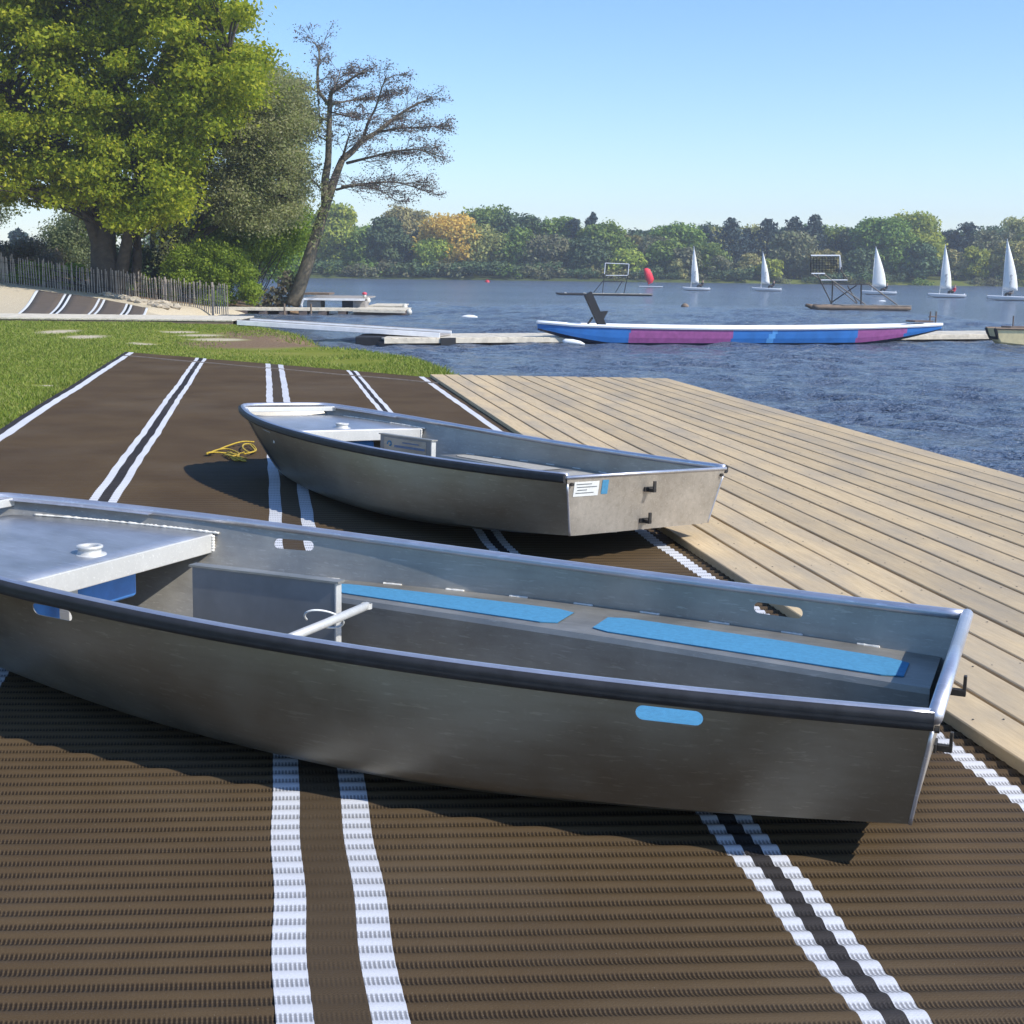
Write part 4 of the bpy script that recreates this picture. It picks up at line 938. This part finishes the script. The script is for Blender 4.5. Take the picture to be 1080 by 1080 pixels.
# ------------------------------------------------------------------ goal rafts
def raft(Y_, label, deck, thick, lines, plates, col='rust_metal', net=None, depth=2.2):
    c = D((deck[0]+deck[1])/2, deck[2], Y_); o = A([c[0], Y_, WZ]); r_ = empty('goal_raft', o, label, 'goal raft', 'water goal rafts')
    x0 = D(deck[0], deck[2], Y_)[0]; x1 = D(deck[1], deck[2], Y_)[0]
    for yy in (0, depth):
        g = G(o); g.tube([(x0-.0, Y_+yy, WZ+thick*.9), (x0+.35, Y_+yy, WZ+thick*.5), (x1-.3, Y_+yy, WZ+thick*.5), (x1, Y_+yy, WZ+thick*.6)], [thick*.35, thick*.6, thick*.6, thick*.4], 8); g.out('float', 'beam_wood' if thick > .18 else 'dark_steel', r_, True)
    g = G(o)
    for k in range(5): x = x0+(x1-x0)*(k+.5)/5; g.beam((x, Y_, WZ+thick*1.1), (x, Y_+depth, WZ+thick*1.1), .12, .05)
    g.beam((x0+.3*(x1-x0), Y_-.05, WZ+thick*1.15), (x1, Y_-.05, WZ+thick*1.15), .1, .05)
    g.out('cross_beam', 'jetty_wood' if thick < .18 else 'fence_wood', r_)
    for (xa, ya, xb, yb, r, m_, da, db) in lines:
        g = G(o); g.tube([D(xa, ya, Y_)+A([0, da, 0]), D(xb, yb, Y_)+A([0, db, 0])], r, 6); g.out({'white_paint': 'goal_bar', 'dark_steel': 'strut', 'red_paint': 'goal_bar'}[m_], m_, r_)
    if net:
        g = G(o); (xa, ya, xb, yb) = net; n = 9
        for k in range(n+1):
            f = k/n; g.tube([D(xa+(xb-xa)*f, ya, Y_)+A([0, .5, 0]), D(xa+(xb-xa)*f, yb, Y_)+A([0, .5, 0])], .018, 4)
            g.tube([D(xa, ya+(yb-ya)*f, Y_)+A([0, .5, 0]), D(xb, ya+(yb-ya)*f, Y_)+A([0, .5, 0])], .018, 4)
        g.out('net', 'net_dark', r_)
    return r_
L1 = [(638.4, 277.5, 663.3, 278.5, .035, 'white_paint', 0, 0), (638.4, 277.5, 637.5, 289, .035, 'white_paint', 0, 0), (663.3, 278.5, 662.3, 290, .035, 'white_paint', 0, 0), (639, 290.5, 662.3, 290.5, .035, 'white_paint', 0, 0),
      (636, 296.8, 658.5, 296.8, .03, 'dark_steel', 0, 0), (637.5, 289, 635.3, 310.5, .035, 'dark_steel', 0, 0), (662.3, 290, 657.8, 310.5, .035, 'dark_steel', 0, 0), (636, 296, 627.7, 309, .03, 'dark_steel', 0, 2), (656, 297, 651, 309, .03, 'dark_steel', 0, 2), (637, 289, 658.5, 297, .02, 'dark_steel', 0, 0)]
raft(108, 'long low raft carrying a narrow white goal frame, left of the red sail', (587, 688, 310), .14, L1, [], depth=2.5)
L2 = [(855.2, 269.5, 885.6, 269.5, .045, 'white_paint', 0, 0), (885.6, 269.5, 891, 281.8, .035, 'white_paint', 0, .8), (855.2, 269.5, 855.6, 288.5, .03, 'dark_steel', 0, 0), (855.6, 288.5, 870, 288.5, .04, 'white_paint', 0, 0), (885.6, 269.5, 886, 284, .025, 'white_paint', 0, 0),
      (866, 295.4, 894, 295.4, .035, 'white_paint', 0, 0), (866, 299.5, 917, 300, .03, 'dark_steel', 0, 0), (862, 289.5, 877, 320, .035, 'dark_steel', 0, 0), (878.3, 296, 877.3, 320.5, .04, 'dark_steel', 0, 0), (869, 289.5, 913, 321.5, .035, 'dark_steel', 0, 0),
      (903.3, 301, 880, 320.5, .035, 'dark_steel', 0, 1), (897.7, 301.5, 908, 320, .035, 'dark_steel', .8, .8), (908.5, 299.5, 908, 321, .045, 'dark_steel', 0, 0), (916.7, 300, 947, 322, .035, 'dark_steel', 0, 0), (891, 281.8, 890.5, 295, .03, 'dark_steel', .8, 0),
      (855.6, 288.5, 866, 295.4, .03, 'dark_steel', 0, 0), (886, 284, 894, 295.4, .03, 'dark_steel', 0, 0), (886, 300, 911, 321, .03, 'dark_steel', 1.5, 1.5)]
raft(74, 'tall dark goal raft of crossed steel struts standing right of centre on the lake', (857, 961, 322), .24, L2, [], net=(857, 271, 885, 287), depth=1.8)

# ------------------------------------------------------------------ buoys
def buoy(px, py, Y_, rx, rz, mat, label):
    c = D(px, py, Y_); c[2] = WZ; g = G(); k = [(.001, -.6), (.6, -.5), (1, -.1), (.95, .3), (.6, .75), (.25, .95), (.001, 1)]
    V = []; n = 14
    for a, z in k:
        for j in range(n): t = 2*math.pi*j/n; V.append((rx*a*math.cos(t), min(rx, rz*1.3)*a*math.sin(t), rz*z))
    g.add(V, [(i*n+j, i*n+(j+1) % n, (i+1)*n+(j+1) % n, (i+1)*n+j) for i in range(len(k)-1) for j in range(n)])
    tag(g.out('buoy', mat, None, True, loc=tuple(c)), label, 'buoy')
buoy(495, 332.5, 56, .36, .10, 'white_paint', 'white sausage shaped buoy on the water left of the blue boat')
buoy(514, 297, 205, .38, .40, 'red_paint', 'small red buoy far out on the lake left of centre')
buoy(722.5, 322, 77, .24, .20, 'beam_wood', 'dark brown round buoy in front of the dinghy beside the red sail')
buoy(930.5, 316.5, 99, .30, .07, 'white_paint', 'flat white buoy right of the tall goal raft')

# ------------------------------------------------------------------ trees
def leaves(name, cl, mat, parent, size, asp=.6, up_=.35, off=(0, 0, 0), jit=.10):
    """cl: rows of cx cy cz rx ry rz n"""
    out = []
    for cx, cy, cz, rx, ry, rz, n in cl:
        n = int(n); d = nr.normal(size=(n, 3)); d /= np.linalg.norm(d, axis=1)[:, None]; r = nr.uniform(0, 1, n)**.42
        P = d*r[:, None]*A([rx, ry, rz])*(1+nr.normal(0, jit, (n, 1)))+A([cx, cy, cz])
        nn_ = d*.6+nr.normal(0, .6, (n, 3))+A([0, 0, up_]); nn_ /= np.linalg.norm(nn_, axis=1)[:, None]
        a = np.cross(nn_, nr.normal(size=(n, 3))); a /= np.linalg.norm(a, axis=1)[:, None]; b_ = np.cross(nn_, a)
        s = (size*nr.uniform(.4, 1.6, n))[:, None]
        out.append(np.stack([P+a*s, P+b_*s*asp, P-a*s, P-b_*s*asp], 1))
    V = np.concatenate(out)-A(off); return quads_obj(name, V, mat, parent)
def branch(g, p, q, r0, r1, n=7, sag=.12, seg=7):
    p = A(p, float); q = A(q, float); l = np.linalg.norm(q-p); j = nr.normal(0, .045*l, 3); t = np.linspace(0, 1, seg)[:, None]
    P = p+(q-p)*t+j*np.sin(math.pi*t)+A([0, 0, sag*l])*np.sin(math.pi*t)*.8
    g.tube(P, np.linspace(r0, r1, seg), n); return P
def inpoly(poly, n, pad=0):
    P = A(poly, float); lo, hi = P.min(0), P.max(0); out = []
    while len(out) < n:
        q = nr.uniform(lo, hi, (400, 2)); k = poly_sdf(P, q[:, 0], q[:, 1]) > pad; out += q[k].tolist()
    return A(out[:n])
def crown(poly, n, Y_, dY, rad, cnt, flat=.6, pad=8, sparse=None):
    cl = []
    for x, y in inpoly(poly, n, pad):
        c = D(x, y, Y_+nr.uniform(-dY, dY)); r = rad*nr.uniform(.6, 1.35); k = cnt*nr.uniform(.7, 1.3)*(r/rad)**2
        if sparse and sparse(x, y): k *= .25
        cl.append((c[0], c[1], c[2], r*nr.uniform(.9, 1.4), r*nr.uniform(.9, 1.4), r*flat*nr.uniform(.8, 1.2), k))
    return cl
def limbs(g, nodes, cl, r0=.07, frac=1.0):
    nodes = A(nodes)
    for c in cl:
        if nr.rand() > frac: continue
        p = A(c[:3]); d = np.linalg.norm((nodes-p)*A([1, 1, 1.2]), axis=1)+np.clip(nodes[:, 2]-p[2]+1, 0, 99)*1.2; k = int(np.argmin(d))
        branch(g, nodes[k], p+A([0, 0, -.1]), r0*nr.uniform(.6, 1.3), .015, 5)
def near_tree(label, name, base, stems, polys, Y_, leafm, bark='bark', dY=4, lsize=.15, frac=.9, group=None, cat='tree', r0=.07):
    b_ = D(*base); b_[2] = gz(b_[0], b_[1])-.1; r_ = empty(name, b_, label, cat, group); g = G(b_); nodes = []
    for pts, ra, rb in stems:
        P = [D(x, y, Y_+dd_) for x, y, dd_ in pts]; P[0][2] = min(P[0][2], gz(P[0][0], P[0][1])-.1); t = np.linspace(0, 1, len(P)); tt = np.linspace(0, 1, len(P)*5)
        Q = np.stack([np.interp(tt, t, A(P)[:, i]) for i in range(3)], -1); Q = np.stack([np.convolve(np.pad(Q[:, i], 2, mode='edge'), np.ones(5)/5, 'valid') for i in range(3)], -1); Q[0] = P[0]
        g.tube(Q, np.interp(tt, [0, .12, 1], [ra*1.25, ra, rb]), 10); nodes += list(Q[len(Q)//4:])
    cl = []
    for poly, n, rad, cnt, fl, sp in polys: cl += crown(poly, n, Y_, dY, rad, cnt, fl, sparse=sp)
    limbs(g, nodes, cl, r0, frac); g.out('trunk', bark, r_, True)
    leaves('crown', cl, leafm, r_, lsize, off=b_, jit=.24); return r_
# big yellow-green tree
main = [(-120, -120), (230, -120), (268, -10), (262, 20), (283, 55), (292, 85), (268, 108), (258, 138), (228, 118), (200, 120), (180, 130), (165, 150), (205, 165), (213, 205), (180, 226), (155, 250), (120, 238), (100, 215), (78, 205), (50, 190), (0, 188), (-120, 200)]
near_tree('large spreading yellow-green tree filling the upper left, its thick trunk behind the fence', 'broadleaf_tree', (110, 285, 57), [
    ([(112, 292, 0), (108, 260, 0), (112, 220, .3), (118, 170, .5), (125, 110, .6), (130, 40, .4), (128, -60, 0)], .55, .14), ([(116, 190, .3), (160, 130, -1.5), (200, 90, -2.5), (245, 55, -3)], .22, .05), ([(114, 200, .3), (70, 150, -1), (20, 110, -2), (-50, 60, -2)], .25, .06),
    ([(118, 150, .5), (165, 70, 1.5), (200, 10, 2), (225, -60, 2)], .2, .05), ([(112, 170, .3), (80, 90, 1), (50, 20, 2), (30, -60, 2)], .22, .06), ([(140, 285, 1), (146, 262, 1), (140, 235, 1.2), (150, 190, 1), (165, 150, 0)], .22, .07)],
    [(main, 820, .70, 430, .62, None), (main, 120, 1.7, 260, .9, None), ([(175, 60), (285, 60), (262, 135), (215, 160), (205, 215), (160, 235), (150, 140)], 130, .8, 330, .7, None), ([(108, 205), (208, 198), (200, 226), (155, 246), (128, 250), (100, 240), (92, 222)], 60, .5, 260, .8, None), ([(-60, 180), (60, 186), (100, 200), (92, 222), (60, 232), (30, 222), (-60, 215)], 70, .55, 110, .6, None)], 57, 'leaf_maple', dY=5, lsize=.078, frac=.5)
# olive grey multi-stem tree
wil = [(235, 90), (290, 62), (322, 85), (333, 130), (328, 170), (335, 205), (318, 232), (285, 245), (235, 240), (205, 232), (200, 185), (190, 150), (225, 125)]
near_tree('olive-grey multi-stemmed tree between the big yellow-green tree and the leaning bare tree', 'willow_tree', (180, 285, 61), [
    ([(172, 292, 0), (182, 255, 0), (196, 215, 0), (225, 160, -.5), (262, 110, -1)], .24, .05), ([(176, 292, 0), (195, 258, .3), (215, 225, .5), (250, 190, 0), (295, 150, 0)], .20, .04), ([(168, 292, .4), (172, 250, .8), (180, 205, 1), (200, 150, 1), (225, 95, 1)], .20, .05),
    ([(180, 290, 0), (210, 250, -.5), (245, 228, -1), (300, 205, -1.5)], .15, .04), ([(164, 292, 1), (160, 240, 1.5), (172, 190, 2), (180, 140, 2)], .16, .04)],
    [(wil, 320, .75, 400, .7, lambda x, y: (195 < x < 235 and 125 < y < 215)), ([(150, 190), (205, 195), (215, 255), (190, 280), (150, 285)], 30, .7, 150, .8, None)], 61, 'leaf_willow', dY=3.5, lsize=.055, r0=.04, frac=.5)
# leaning bare tree at the water edge
b_ = D(313, 318, 60); b_[2] = -.4; lt = empty('leaning_tree', b_, 'tall leaning sparse tree with purplish twigs at the water edge beside the jetty', 'tree'); g = G(b_)
def px3(pts, Yb=60): return A([D(x, y, Yb+dd_) for x, y, dd_ in pts])
def sm(P, k=6):
    t = np.linspace(0, 1, len(P)); tt = np.linspace(0, 1, len(P)*k); return np.stack([herm(t, P[:, i], tt) for i in range(3)], -1)
TR = [([(308, 322, 0), (315, 305, 0), (325, 275, .1), (333, 250, .2), (340, 228, .3), (349, 200, .4), (355, 183, .5), (361, 168, .6)], .34, .15),
      ([(343, 218, .3), (343, 190, .3), (346, 170, .2), (347, 140, 0), (348, 112, 0), (350, 97, -.3), (359, 92, -.5), (372, 82, -.8), (384, 75, -1)], .20, .03),
      ([(361, 168, .6), (371, 160, .8), (383, 148, 1), (398, 139, 1.2), (412, 128, 1.5), (430, 115, 1.8), (444, 108, 2), (455, 103, 2.2)], .16, .02),
      ([(348, 112, 0), (341, 103, .2), (336, 95, .5), (335, 75, .6), (337, 62, .7), (335, 50, .8), (329, 43, .8)], .10, .02), ([(348, 128, 0), (340, 125, .8), (338, 131, 1), (336, 110, 1.2), (334, 92, 1.2)], .06, .02),
      ([(383, 148, 1), (388, 130, .5), (396, 114, 0), (402, 95, -.4), (408, 78, -.8)], .08, .015), ([(361, 168, .6), (366, 150, -.5), (370, 138, -1)], .07, .02),
      ([(355, 200, .4), (368, 197, -.5), (385, 196, -1), (403, 202, -1.5), (418, 212, -2)], .06, .015), ([(360, 197, .4), (385, 194, .8), (414, 192, 1.2), (436, 197, 1.6), (452, 203, 2)], .07, .015),
      ([(366, 172, .6), (390, 166, -.5), (415, 160, -1.4), (442, 158, -2), (460, 167, -2.6)], .07, .015), ([(398, 139, 1.2), (425, 135, 0), (448, 134, -.8), (466, 133, -1.2)], .05, .012),
      ([(351, 110, 0), (370, 106, .8), (395, 103, 1.6), (420, 98, 2.2)], .05, .012), ([(350, 97, -.3), (356, 85, .6), (360, 70, 1)], .05, .012), ([(348, 118, 0), (365, 122, -1), (385, 126, -1.8)], .04, .012), ([(348, 150, 0), (330, 142, .5), (318, 148, 1)], .04, .01), ([(343, 205, .3), (330, 190, .3), (322, 182, .3)], .04, .01)]
skel = []
for pts, ra, rb in TR:
    Q = sm(px3(pts)); g.tube(Q, np.linspace(ra, rb, len(Q)), 8); skel.append((Q, ra))
cl = []; twn = 0
def spray(p, d, l, depth):
    """recursive flat twigs"""
    global twn
    d = d/np.linalg.norm(d); q = p+d*l; mid = (p+q)/2+nr.normal(0, .05*l, 3); g.tube([p, mid, q], [.020 if depth > 1 else .011, .012 if depth > 1 else .008, .006], 3); twn += 1
    if depth == 0:
        cl.append((q[0], q[1], q[2], .38, .38, .20, 7)); return
    for k in range(3):
        t = nr.uniform(.35, 1); a = nr.normal(0, .55); dd_ = A([d[0]*math.cos(a)-d[1]*math.sin(a), d[0]*math.sin(a)+d[1]*math.cos(a), d[2]*.5+nr.normal(.03, .22)]); spray(p+(q-p)*t, dd_, l*nr.uniform(.5, .75), depth-1)
for i, (Q, ra) in enumerate(skel):
    if i == 0: continue
    n = len(Q); L_ = np.linalg.norm(Q[-1]-Q[0]); st = .25 if ra > .1 else .12
    cnt = int(max(6, L_*6.5*(1-st)))
    for k in range(cnt):
        f = st+(1-st)*(k+nr.rand())/cnt; j = min(n-1, int(f*(n-1))); T = Q[min(n-1, j+1)]-Q[max(0, j-1)]; T /= np.linalg.norm(T)+1e-9
        if i == 1 and f < .55: continue
        a = nr.choice([-1, 1])*nr.uniform(.3, 1.2); dd_ = A([T[0]*math.cos(a)-T[1]*math.sin(a)+nr.normal(0, .3)+.15, T[0]*math.sin(a)+T[1]*math.cos(a)+nr.normal(0, .3), T[2]*.45+nr.normal(.12, .28)])
        spray(Q[j], dd_, nr.uniform(.45, 1.25)*(1.05 if ra > .05 else .8)*(1-.35*f), 2)
g.out('trunk', 'bark_light', lt, True); leaves('crown', cl, 'leaf_bare', lt, .036, .7, off=b_)
# ivy on its lower trunk
cl = [(*(D(x, y, 60-.1)), .45, .45, .5, 60) for x, y in ((338, 228), (333, 240), (342, 215), (345, 200), (336, 252))]; leaves('ivy', cl, 'leaf_willow', lt, .07, off=b_)
cl = [(*(D(x, y, 60.3)), .5, .5, .45, 130) for x, y in ((300, 305), (290, 312), (308, 300), (282, 318), (298, 318), (304, 294))]
ub = empty('waterside_shrub', D(295, 320, 60.3), 'dark tangled shrub at the foot of the leaning tree', 'shrub'); leaves('foliage', cl, 'leaf_brush', ub, .09, off=A(ub.location))

def shrub(label, poly, n, Y_, mat, rad=.5, cnt=260, size=.08, dY=1.2, name='shrub', cat='shrub'):
    P = A(poly, float); b_ = D(P[:, 0].mean(), P[:, 1].max(), Y_); r_ = empty(name, b_, label, cat); cl = crown(poly, n, Y_, dY, rad, cnt, .8, 3)
    g = G(b_); base_ = A([b_[0], b_[1], gz(b_[0], b_[1])-.1])
    for c in cl[::3]: branch(g, base_+nr.normal(0, .25, 3)*A([1, 1, 0]), A(c[:3]), .03, .01, 4)
    g.out('stems', 'bark', r_); leaves('foliage', cl, mat, r_, size, off=b_); return r_
shrub('rounded fresh green bush behind the right end of the paling fence', [(165, 275), (185, 262), (215, 252), (245, 262), (262, 280), (272, 300), (272, 322), (215, 322), (180, 305)], 70, 58.5, 'leaf_bush', .5, 520, .05)
shrub('grey-green loose tree behind the paling fence left of the big trunk', [(62, 232), (80, 212), (104, 222), (112, 255), (108, 290), (50, 285), (50, 262)], 45, 70, 'leaf_greygreen', .8, 420, .065, 2, 'grey_green_tree', 'tree')
shrub('brownish brushwood hedge behind the left end of the paling fence', [(-60, 256), (0, 252), (45, 256), (62, 264), (64, 290), (-60, 292)], 55, 66, 'leaf_brush', .6, 420, .06, 1.5, 'hedge', 'hedge')
shrub('small tree with pale leaves at the left edge above the fence', [(-60, 170), (-10, 185), (22, 195), (28, 215), (10, 240), (-20, 245), (-60, 250)], 26, 72, 'leaf_greygreen', .7, 200, .06, 2, 'pale_tree', 'tree')
shrub('dark undergrowth between the trunks behind the fence', [(118, 262), (165, 262), (190, 280), (200, 310), (150, 305), (118, 295)], 34, 60.5, 'far_dark', .6, 200, .09, 1.2)
shrub('mid green leafy tree between the willow stems and the leaning bare tree', [(205, 222), (250, 218), (318, 222), (322, 250), (292, 275), (270, 290), (250, 270), (210, 262)], 60, 66, 'leaf_bush', .8, 420, .07, 2, 'leafy_tree', 'tree')
shrub('low green undergrowth along the back of the paling fence', [(-60, 272), (60, 276), (130, 288), (200, 298), (236, 306), (236, 326), (190, 322), (120, 312), (60, 304), (-60, 296)], 60, 58.2, 'leaf_bush', .35, 260, .05, .5)
shrub('green tree mass behind the willow, beyond the near bank', [(195, 235), (240, 228), (290, 226), (318, 236), (320, 262), (290, 290), (200, 292)], 90, 120, 'far_green', 1.8, 420, .16, 5, 'dark_tree', 'tree')

# far shore: conical and round trees, each its own
def far_tree(x, top, w, Y_, mat, kind='round', label='', base_y=None):
    pc = D(x, 294, Y_); gzz = gz(pc[0], Y_); b_ = A([pc[0], Y_, gzz]); tp = D(x, top, Y_)[2]; hgt = tp-gzz; wr = w/1370*Y_/2
    r_ = empty({'round': 'broadleaf_tree', 'cone': 'conifer_tree', 'cedar': 'cedar_tree', 'poplar': 'poplar_tree'}[kind], b_, label, 'tree', 'trees along the far shore'); cl = []
    if kind == 'round':
        n = int(22+wr*5); hc = hgt*.93
        for k in range(n):
            a = nr.uniform(0, 6.28); v_ = nr.uniform(.10, .92)**.85; rr_ = math.sqrt(max(.05, 1-((v_-.48)/.54)**2))*wr*nr.uniform(.35, .86)
            s = wr*nr.uniform(.24, .42); cl.append((b_[0]+rr_*math.cos(a), b_[1]+rr_*math.sin(a)*.8, gzz+hc*v_, s*1.2, s*1.1, s*.8, 150*(s/1.5)**1.6+45))
    elif kind == 'cone':
        for k in range(16):
            v_ = .12+.85*k/15; s = wr*1.5*(1-v_)**.65+.3
            for _ in range(2): a = nr.uniform(0, 6.28); cl.append((b_[0]+s*.45*math.cos(a), b_[1]+s*.45*math.sin(a), gzz+hgt*v_, s*.85, s*.85, s*.32+.35, 70))
    elif kind == 'cedar':
        for k in range(14):
            v_ = nr.uniform(.35, .97); a = nr.uniform(0, 6.28); s = wr*nr.uniform(.35, .6); rr_ = wr*(1.1-v_)*nr.uniform(.4, 1); cl.append((b_[0]+rr_*math.cos(a), b_[1]+rr_*math.sin(a), gzz+hgt*v_, s, s, s*.25, 80))
        for k in range(8): v_ = .2+.1*k; cl.append((b_[0], b_[1], gzz+hgt*min(v_, .95), wr*.35, wr*.35, .8, 60))
    else:
        for k in range(10): v_ = .1+.88*k/9; cl.append((b_[0], b_[1], gzz+hgt*v_, wr*.8, wr*.8, hgt*.08, 60))
    g = G(b_); g.tube([b_+A([0, 0, -.3]), b_+A([nr.normal(0, .2), 0, hgt*.4]), b_+A([nr.normal(0, .3), 0, hgt*.8])], [.35, .25, .08], 7)
    for c in cl[:8]: branch(g, b_+A([0, 0, hgt*.3]), A(c[:3]), .12, .03, 5)
    g.out('trunk', 'bark', r_, True); leaves('crown', cl, mat, r_, .30 if kind != 'cone' else .28, .65, off=b_); return r_
FT = [  # x, top, width, distance, material, kind
 (205, 232, 60, 252, 'far_green', 'round'), (240, 226, 66, 256, 'far_dark', 'round'), (285, 222, 70, 254, 'far_dark', 'round'), (322, 226, 55, 258, 'far_green', 'round'), (357, 212, 62, 252, 'far_bright', 'round'),
 (384, 240, 40, 250, 'far_green', 'round'), (408, 225, 50, 250, 'far_dark', 'round'), (426, 213, 62, 262, 'far_pale', 'round'), (452, 236, 42, 256, 'far_brown', 'round'), (478, 225, 74, 251, 'far_orange', 'round'), (462, 250, 52, 249, 'far_bright', 'round'),
 (512, 215, 64, 268, 'far_green', 'round'), (505, 236, 70, 252, 'far_olive', 'round'), (548, 222, 60, 264, 'far_dark', 'round'), (545, 240, 56, 252, 'far_green', 'round'), (575, 248, 56, 250, 'far_brown', 'round'), (588, 227, 58, 262, 'far_green', 'round'),
 (606, 228, 30, 258, 'far_conifer', 'cedar'), (623, 225, 22, 268, 'far_conifer', 'cone'), (632, 234, 66, 254, 'far_green', 'round'), (620, 250, 50, 249, 'far_dark', 'round'), (664, 245, 36, 258, 'far_olive', 'round'), (690, 247, 46, 254, 'far_brown', 'round'), (662, 262, 40, 247, 'far_bright', 'round'),
 (712, 235, 66, 260, 'far_green', 'round'), (703, 252, 40, 250, 'far_green', 'round'), (746, 256, 42, 250, 'far_green', 'round'), (742, 240, 26, 262, 'far_conifer', 'cone'), (769, 231, 42, 256, 'far_conifer', 'cone'), (786, 243, 24, 260, 'far_conifer', 'cone'), (808, 232, 42, 258, 'far_conifer', 'cone'), (834, 230, 38, 262, 'far_conifer', 'cone'), (856, 228, 38, 260, 'far_conifer', 'cone'),
 (722, 262, 34, 247, 'far_brown', 'round'), (838, 247, 58, 252, 'far_brown', 'round'), (868, 262, 36, 248, 'far_olive', 'round'), (882, 238, 46, 262, 'far_green', 'round'), (902, 238, 46, 258, 'far_dark', 'round'), (905, 262, 40, 248, 'far_dark', 'round'), (926, 226, 66, 252, 'far_green', 'round'), (962, 221, 66, 256, 'far_bright', 'round'), (968, 255, 40, 248, 'far_dark', 'round'),
 (996, 241, 44, 262, 'far_conifer', 'round'), (1018, 232, 36, 258, 'far_conifer', 'cedar'), (1028, 258, 30, 249, 'far_bright', 'round'), (1008, 262, 24, 250, 'far_pale', 'round'), (1046, 240, 48, 256, 'far_brown', 'round'), (1076, 225, 56, 262, 'far_pale', 'round'), (1066, 254, 56, 249, 'far_olive', 'round'), (1110, 230, 70, 256, 'far_green', 'round'),
 (812, 273, 26, 246, 'far_bright', 'round'), (790, 268, 30, 249, 'far_pale', 'round'), (715, 272, 20, 246, 'far_pale', 'round'), (755, 270, 30, 248, 'far_brown', 'round'), (778, 282, 18, 245.5, 'far_olive', 'round')]
words = {'far_green': 'mid green', 'far_dark': 'dark green', 'far_bright': 'bright yellow-green', 'far_olive': 'olive green', 'far_conifer': 'blackish green', 'far_brown': 'brownish', 'far_orange': 'orange', 'far_pale': 'pale green'}
kw = {'round': 'rounded tree', 'cone': 'pointed conifer', 'cedar': 'flat layered cedar', 'poplar': 'narrow poplar'}
def landmark(x):
    for a, b_ in ((230, 'left, behind the willow'), (300, 'behind the lower branches of the willow'), (345, 'directly behind the leaning bare tree'), (395, 'just right of the leaning bare tree trunk'), (455, 'left of the orange crowned tree'), (500, 'around the orange crowned tree'), (560, 'between orange tree and left raft'), (615, 'above the left tip of the blue boat'), (668, 'behind the left goal raft'), (705, 'behind the red sail'), (750, 'behind the first white sail'), (800, 'between first and second sails'), (850, 'between second sail and tall raft'),
                 (893, 'behind the tall goal raft'), (945, 'behind the plain white sail'), (985, 'right of the plain white sail'), (1030, 'behind the second sail from right'), (1080, 'behind the rightmost white sail')):
        if x < a: return b_
    return 'beyond the right edge'
seen = {}
for x, tp, w, Y_, m_, kd in FT:
    hw = 'tall ' if tp < 232 else ('low ' if tp > 258 else ''); l_ = f'{hw}{words[m_]} {kw[kd]}, far shore, {landmark(x)}'.replace('directly behind the leaning bare tree', 'behind the leaning bare tree')
    seen[l_] = seen.get(l_, 0)+1
    if seen[l_] > 1: l_ = l_.replace('far shore,', f'far shore, {["", "", "right hand", "rightmost", "hindmost"][seen[l_]]} one')
    if m_ == 'far_orange': l_ = 'orange crowned rounded tree standing out in the far shore treeline'
    if len(l_.split()) > 16: l_ = l_.replace(' rounded', '').replace('the lower branches of ', '')
    far_tree(x, tp, w, Y_, m_, kd, l_)
# poplars seen under the big tree at far left
for k, (x, tp) in enumerate(((16, 246), (22, 243), (28, 247))): t_ = far_tree(x, tp, 9, 205, 'far_conifer', 'poplar', ['left', 'middle and tallest', 'right'][k]+' of three distant slim poplars above the fence at far left'); t_['group'] = 'distant poplars at far left'
for k in range(30):
    x = 190+k*31+rnd.uniform(-7, 7); mb_ = rnd.choice(['far_dark', 'far_green', 'far_olive', 'far_dark']); far_tree(x, rnd.uniform(238, 247), rnd.uniform(60, 80), 280+rnd.uniform(-5, 8), mb_, 'round', f'half hidden {words[mb_]} tree in hindmost row, {landmark(x)}'.replace('the leaning bare', 'the leaning').replace('just right', 'right'))['group'] = 'hindmost far shore trees'
# shore shrubs
protos = []
for k, m_ in enumerate(('far_dark', 'far_brown', 'far_olive', 'far_green')):
    me = []; cl = [(nr.normal(0, 1.0), nr.normal(0, .5), nr.uniform(.3, 1.6), .9, .8, .7, 55) for _ in range(9)]
    o_ = leaves('shore_shrub', cl, m_, None, .17, .6); protos.append(o_)
used = [False]*4
for k in range(74):
    x = 185+k*12.3+rnd.uniform(-4, 4); t = rnd.randrange(4) if x > 640 else rnd.choice([0, 0, 1, 3]); Y_ = 243.8+rnd.uniform(0, 2.5)
    if x > 700 and rnd.random() < .45: continue
    p = D(x, 295, Y_); o_ = protos[t] if not used[t] else protos[t].copy()
    if used[t]: C.objects.link(o_)
    used[t] = True; s = rnd.uniform(.7, 1.5)*(1 if x > 640 else 1.25); o_.scale = (s*1.2, s, s*.9); o_.rotation_euler = (0, 0, rnd.uniform(-.5, .5)); o_.location = (p[0], Y_, gz(p[0], Y_)-.1)
    tag(o_, f'low {["dark green", "brownish", "olive", "mid green"][t]} shrub above the far waterline, {landmark(x)}', 'shrub', 'shrubs along the far waterline')
for o_, u_ in zip(protos, used):
    if not u_: bpy.data.objects.remove(o_)

# ------------------------------------------------------------------ air
m = bpy.data.materials.new('haze'); m.use_nodes = True; nt = m.node_tree; nt.nodes.clear(); MATS['haze'] = m
o_ = N(nt, 'ShaderNodeOutputMaterial'); pv = N(nt, 'ShaderNodeVolumePrincipled'); pv.inputs['Color'].default_value = (.86, .92, 1, 1); pv.inputs['Density'].default_value = .0007; pv.inputs['Anisotropy'].default_value = .2
L(nt, pv.outputs[0], o_.inputs['Volume'])
g = G(); g.box((0, 420, 18), (1500, 1000, 50)); hz = g.out('haze', 'haze'); tag(hz, kind='stuff'); hz['label'] = 'thin pale haze over the lake and the far shore'
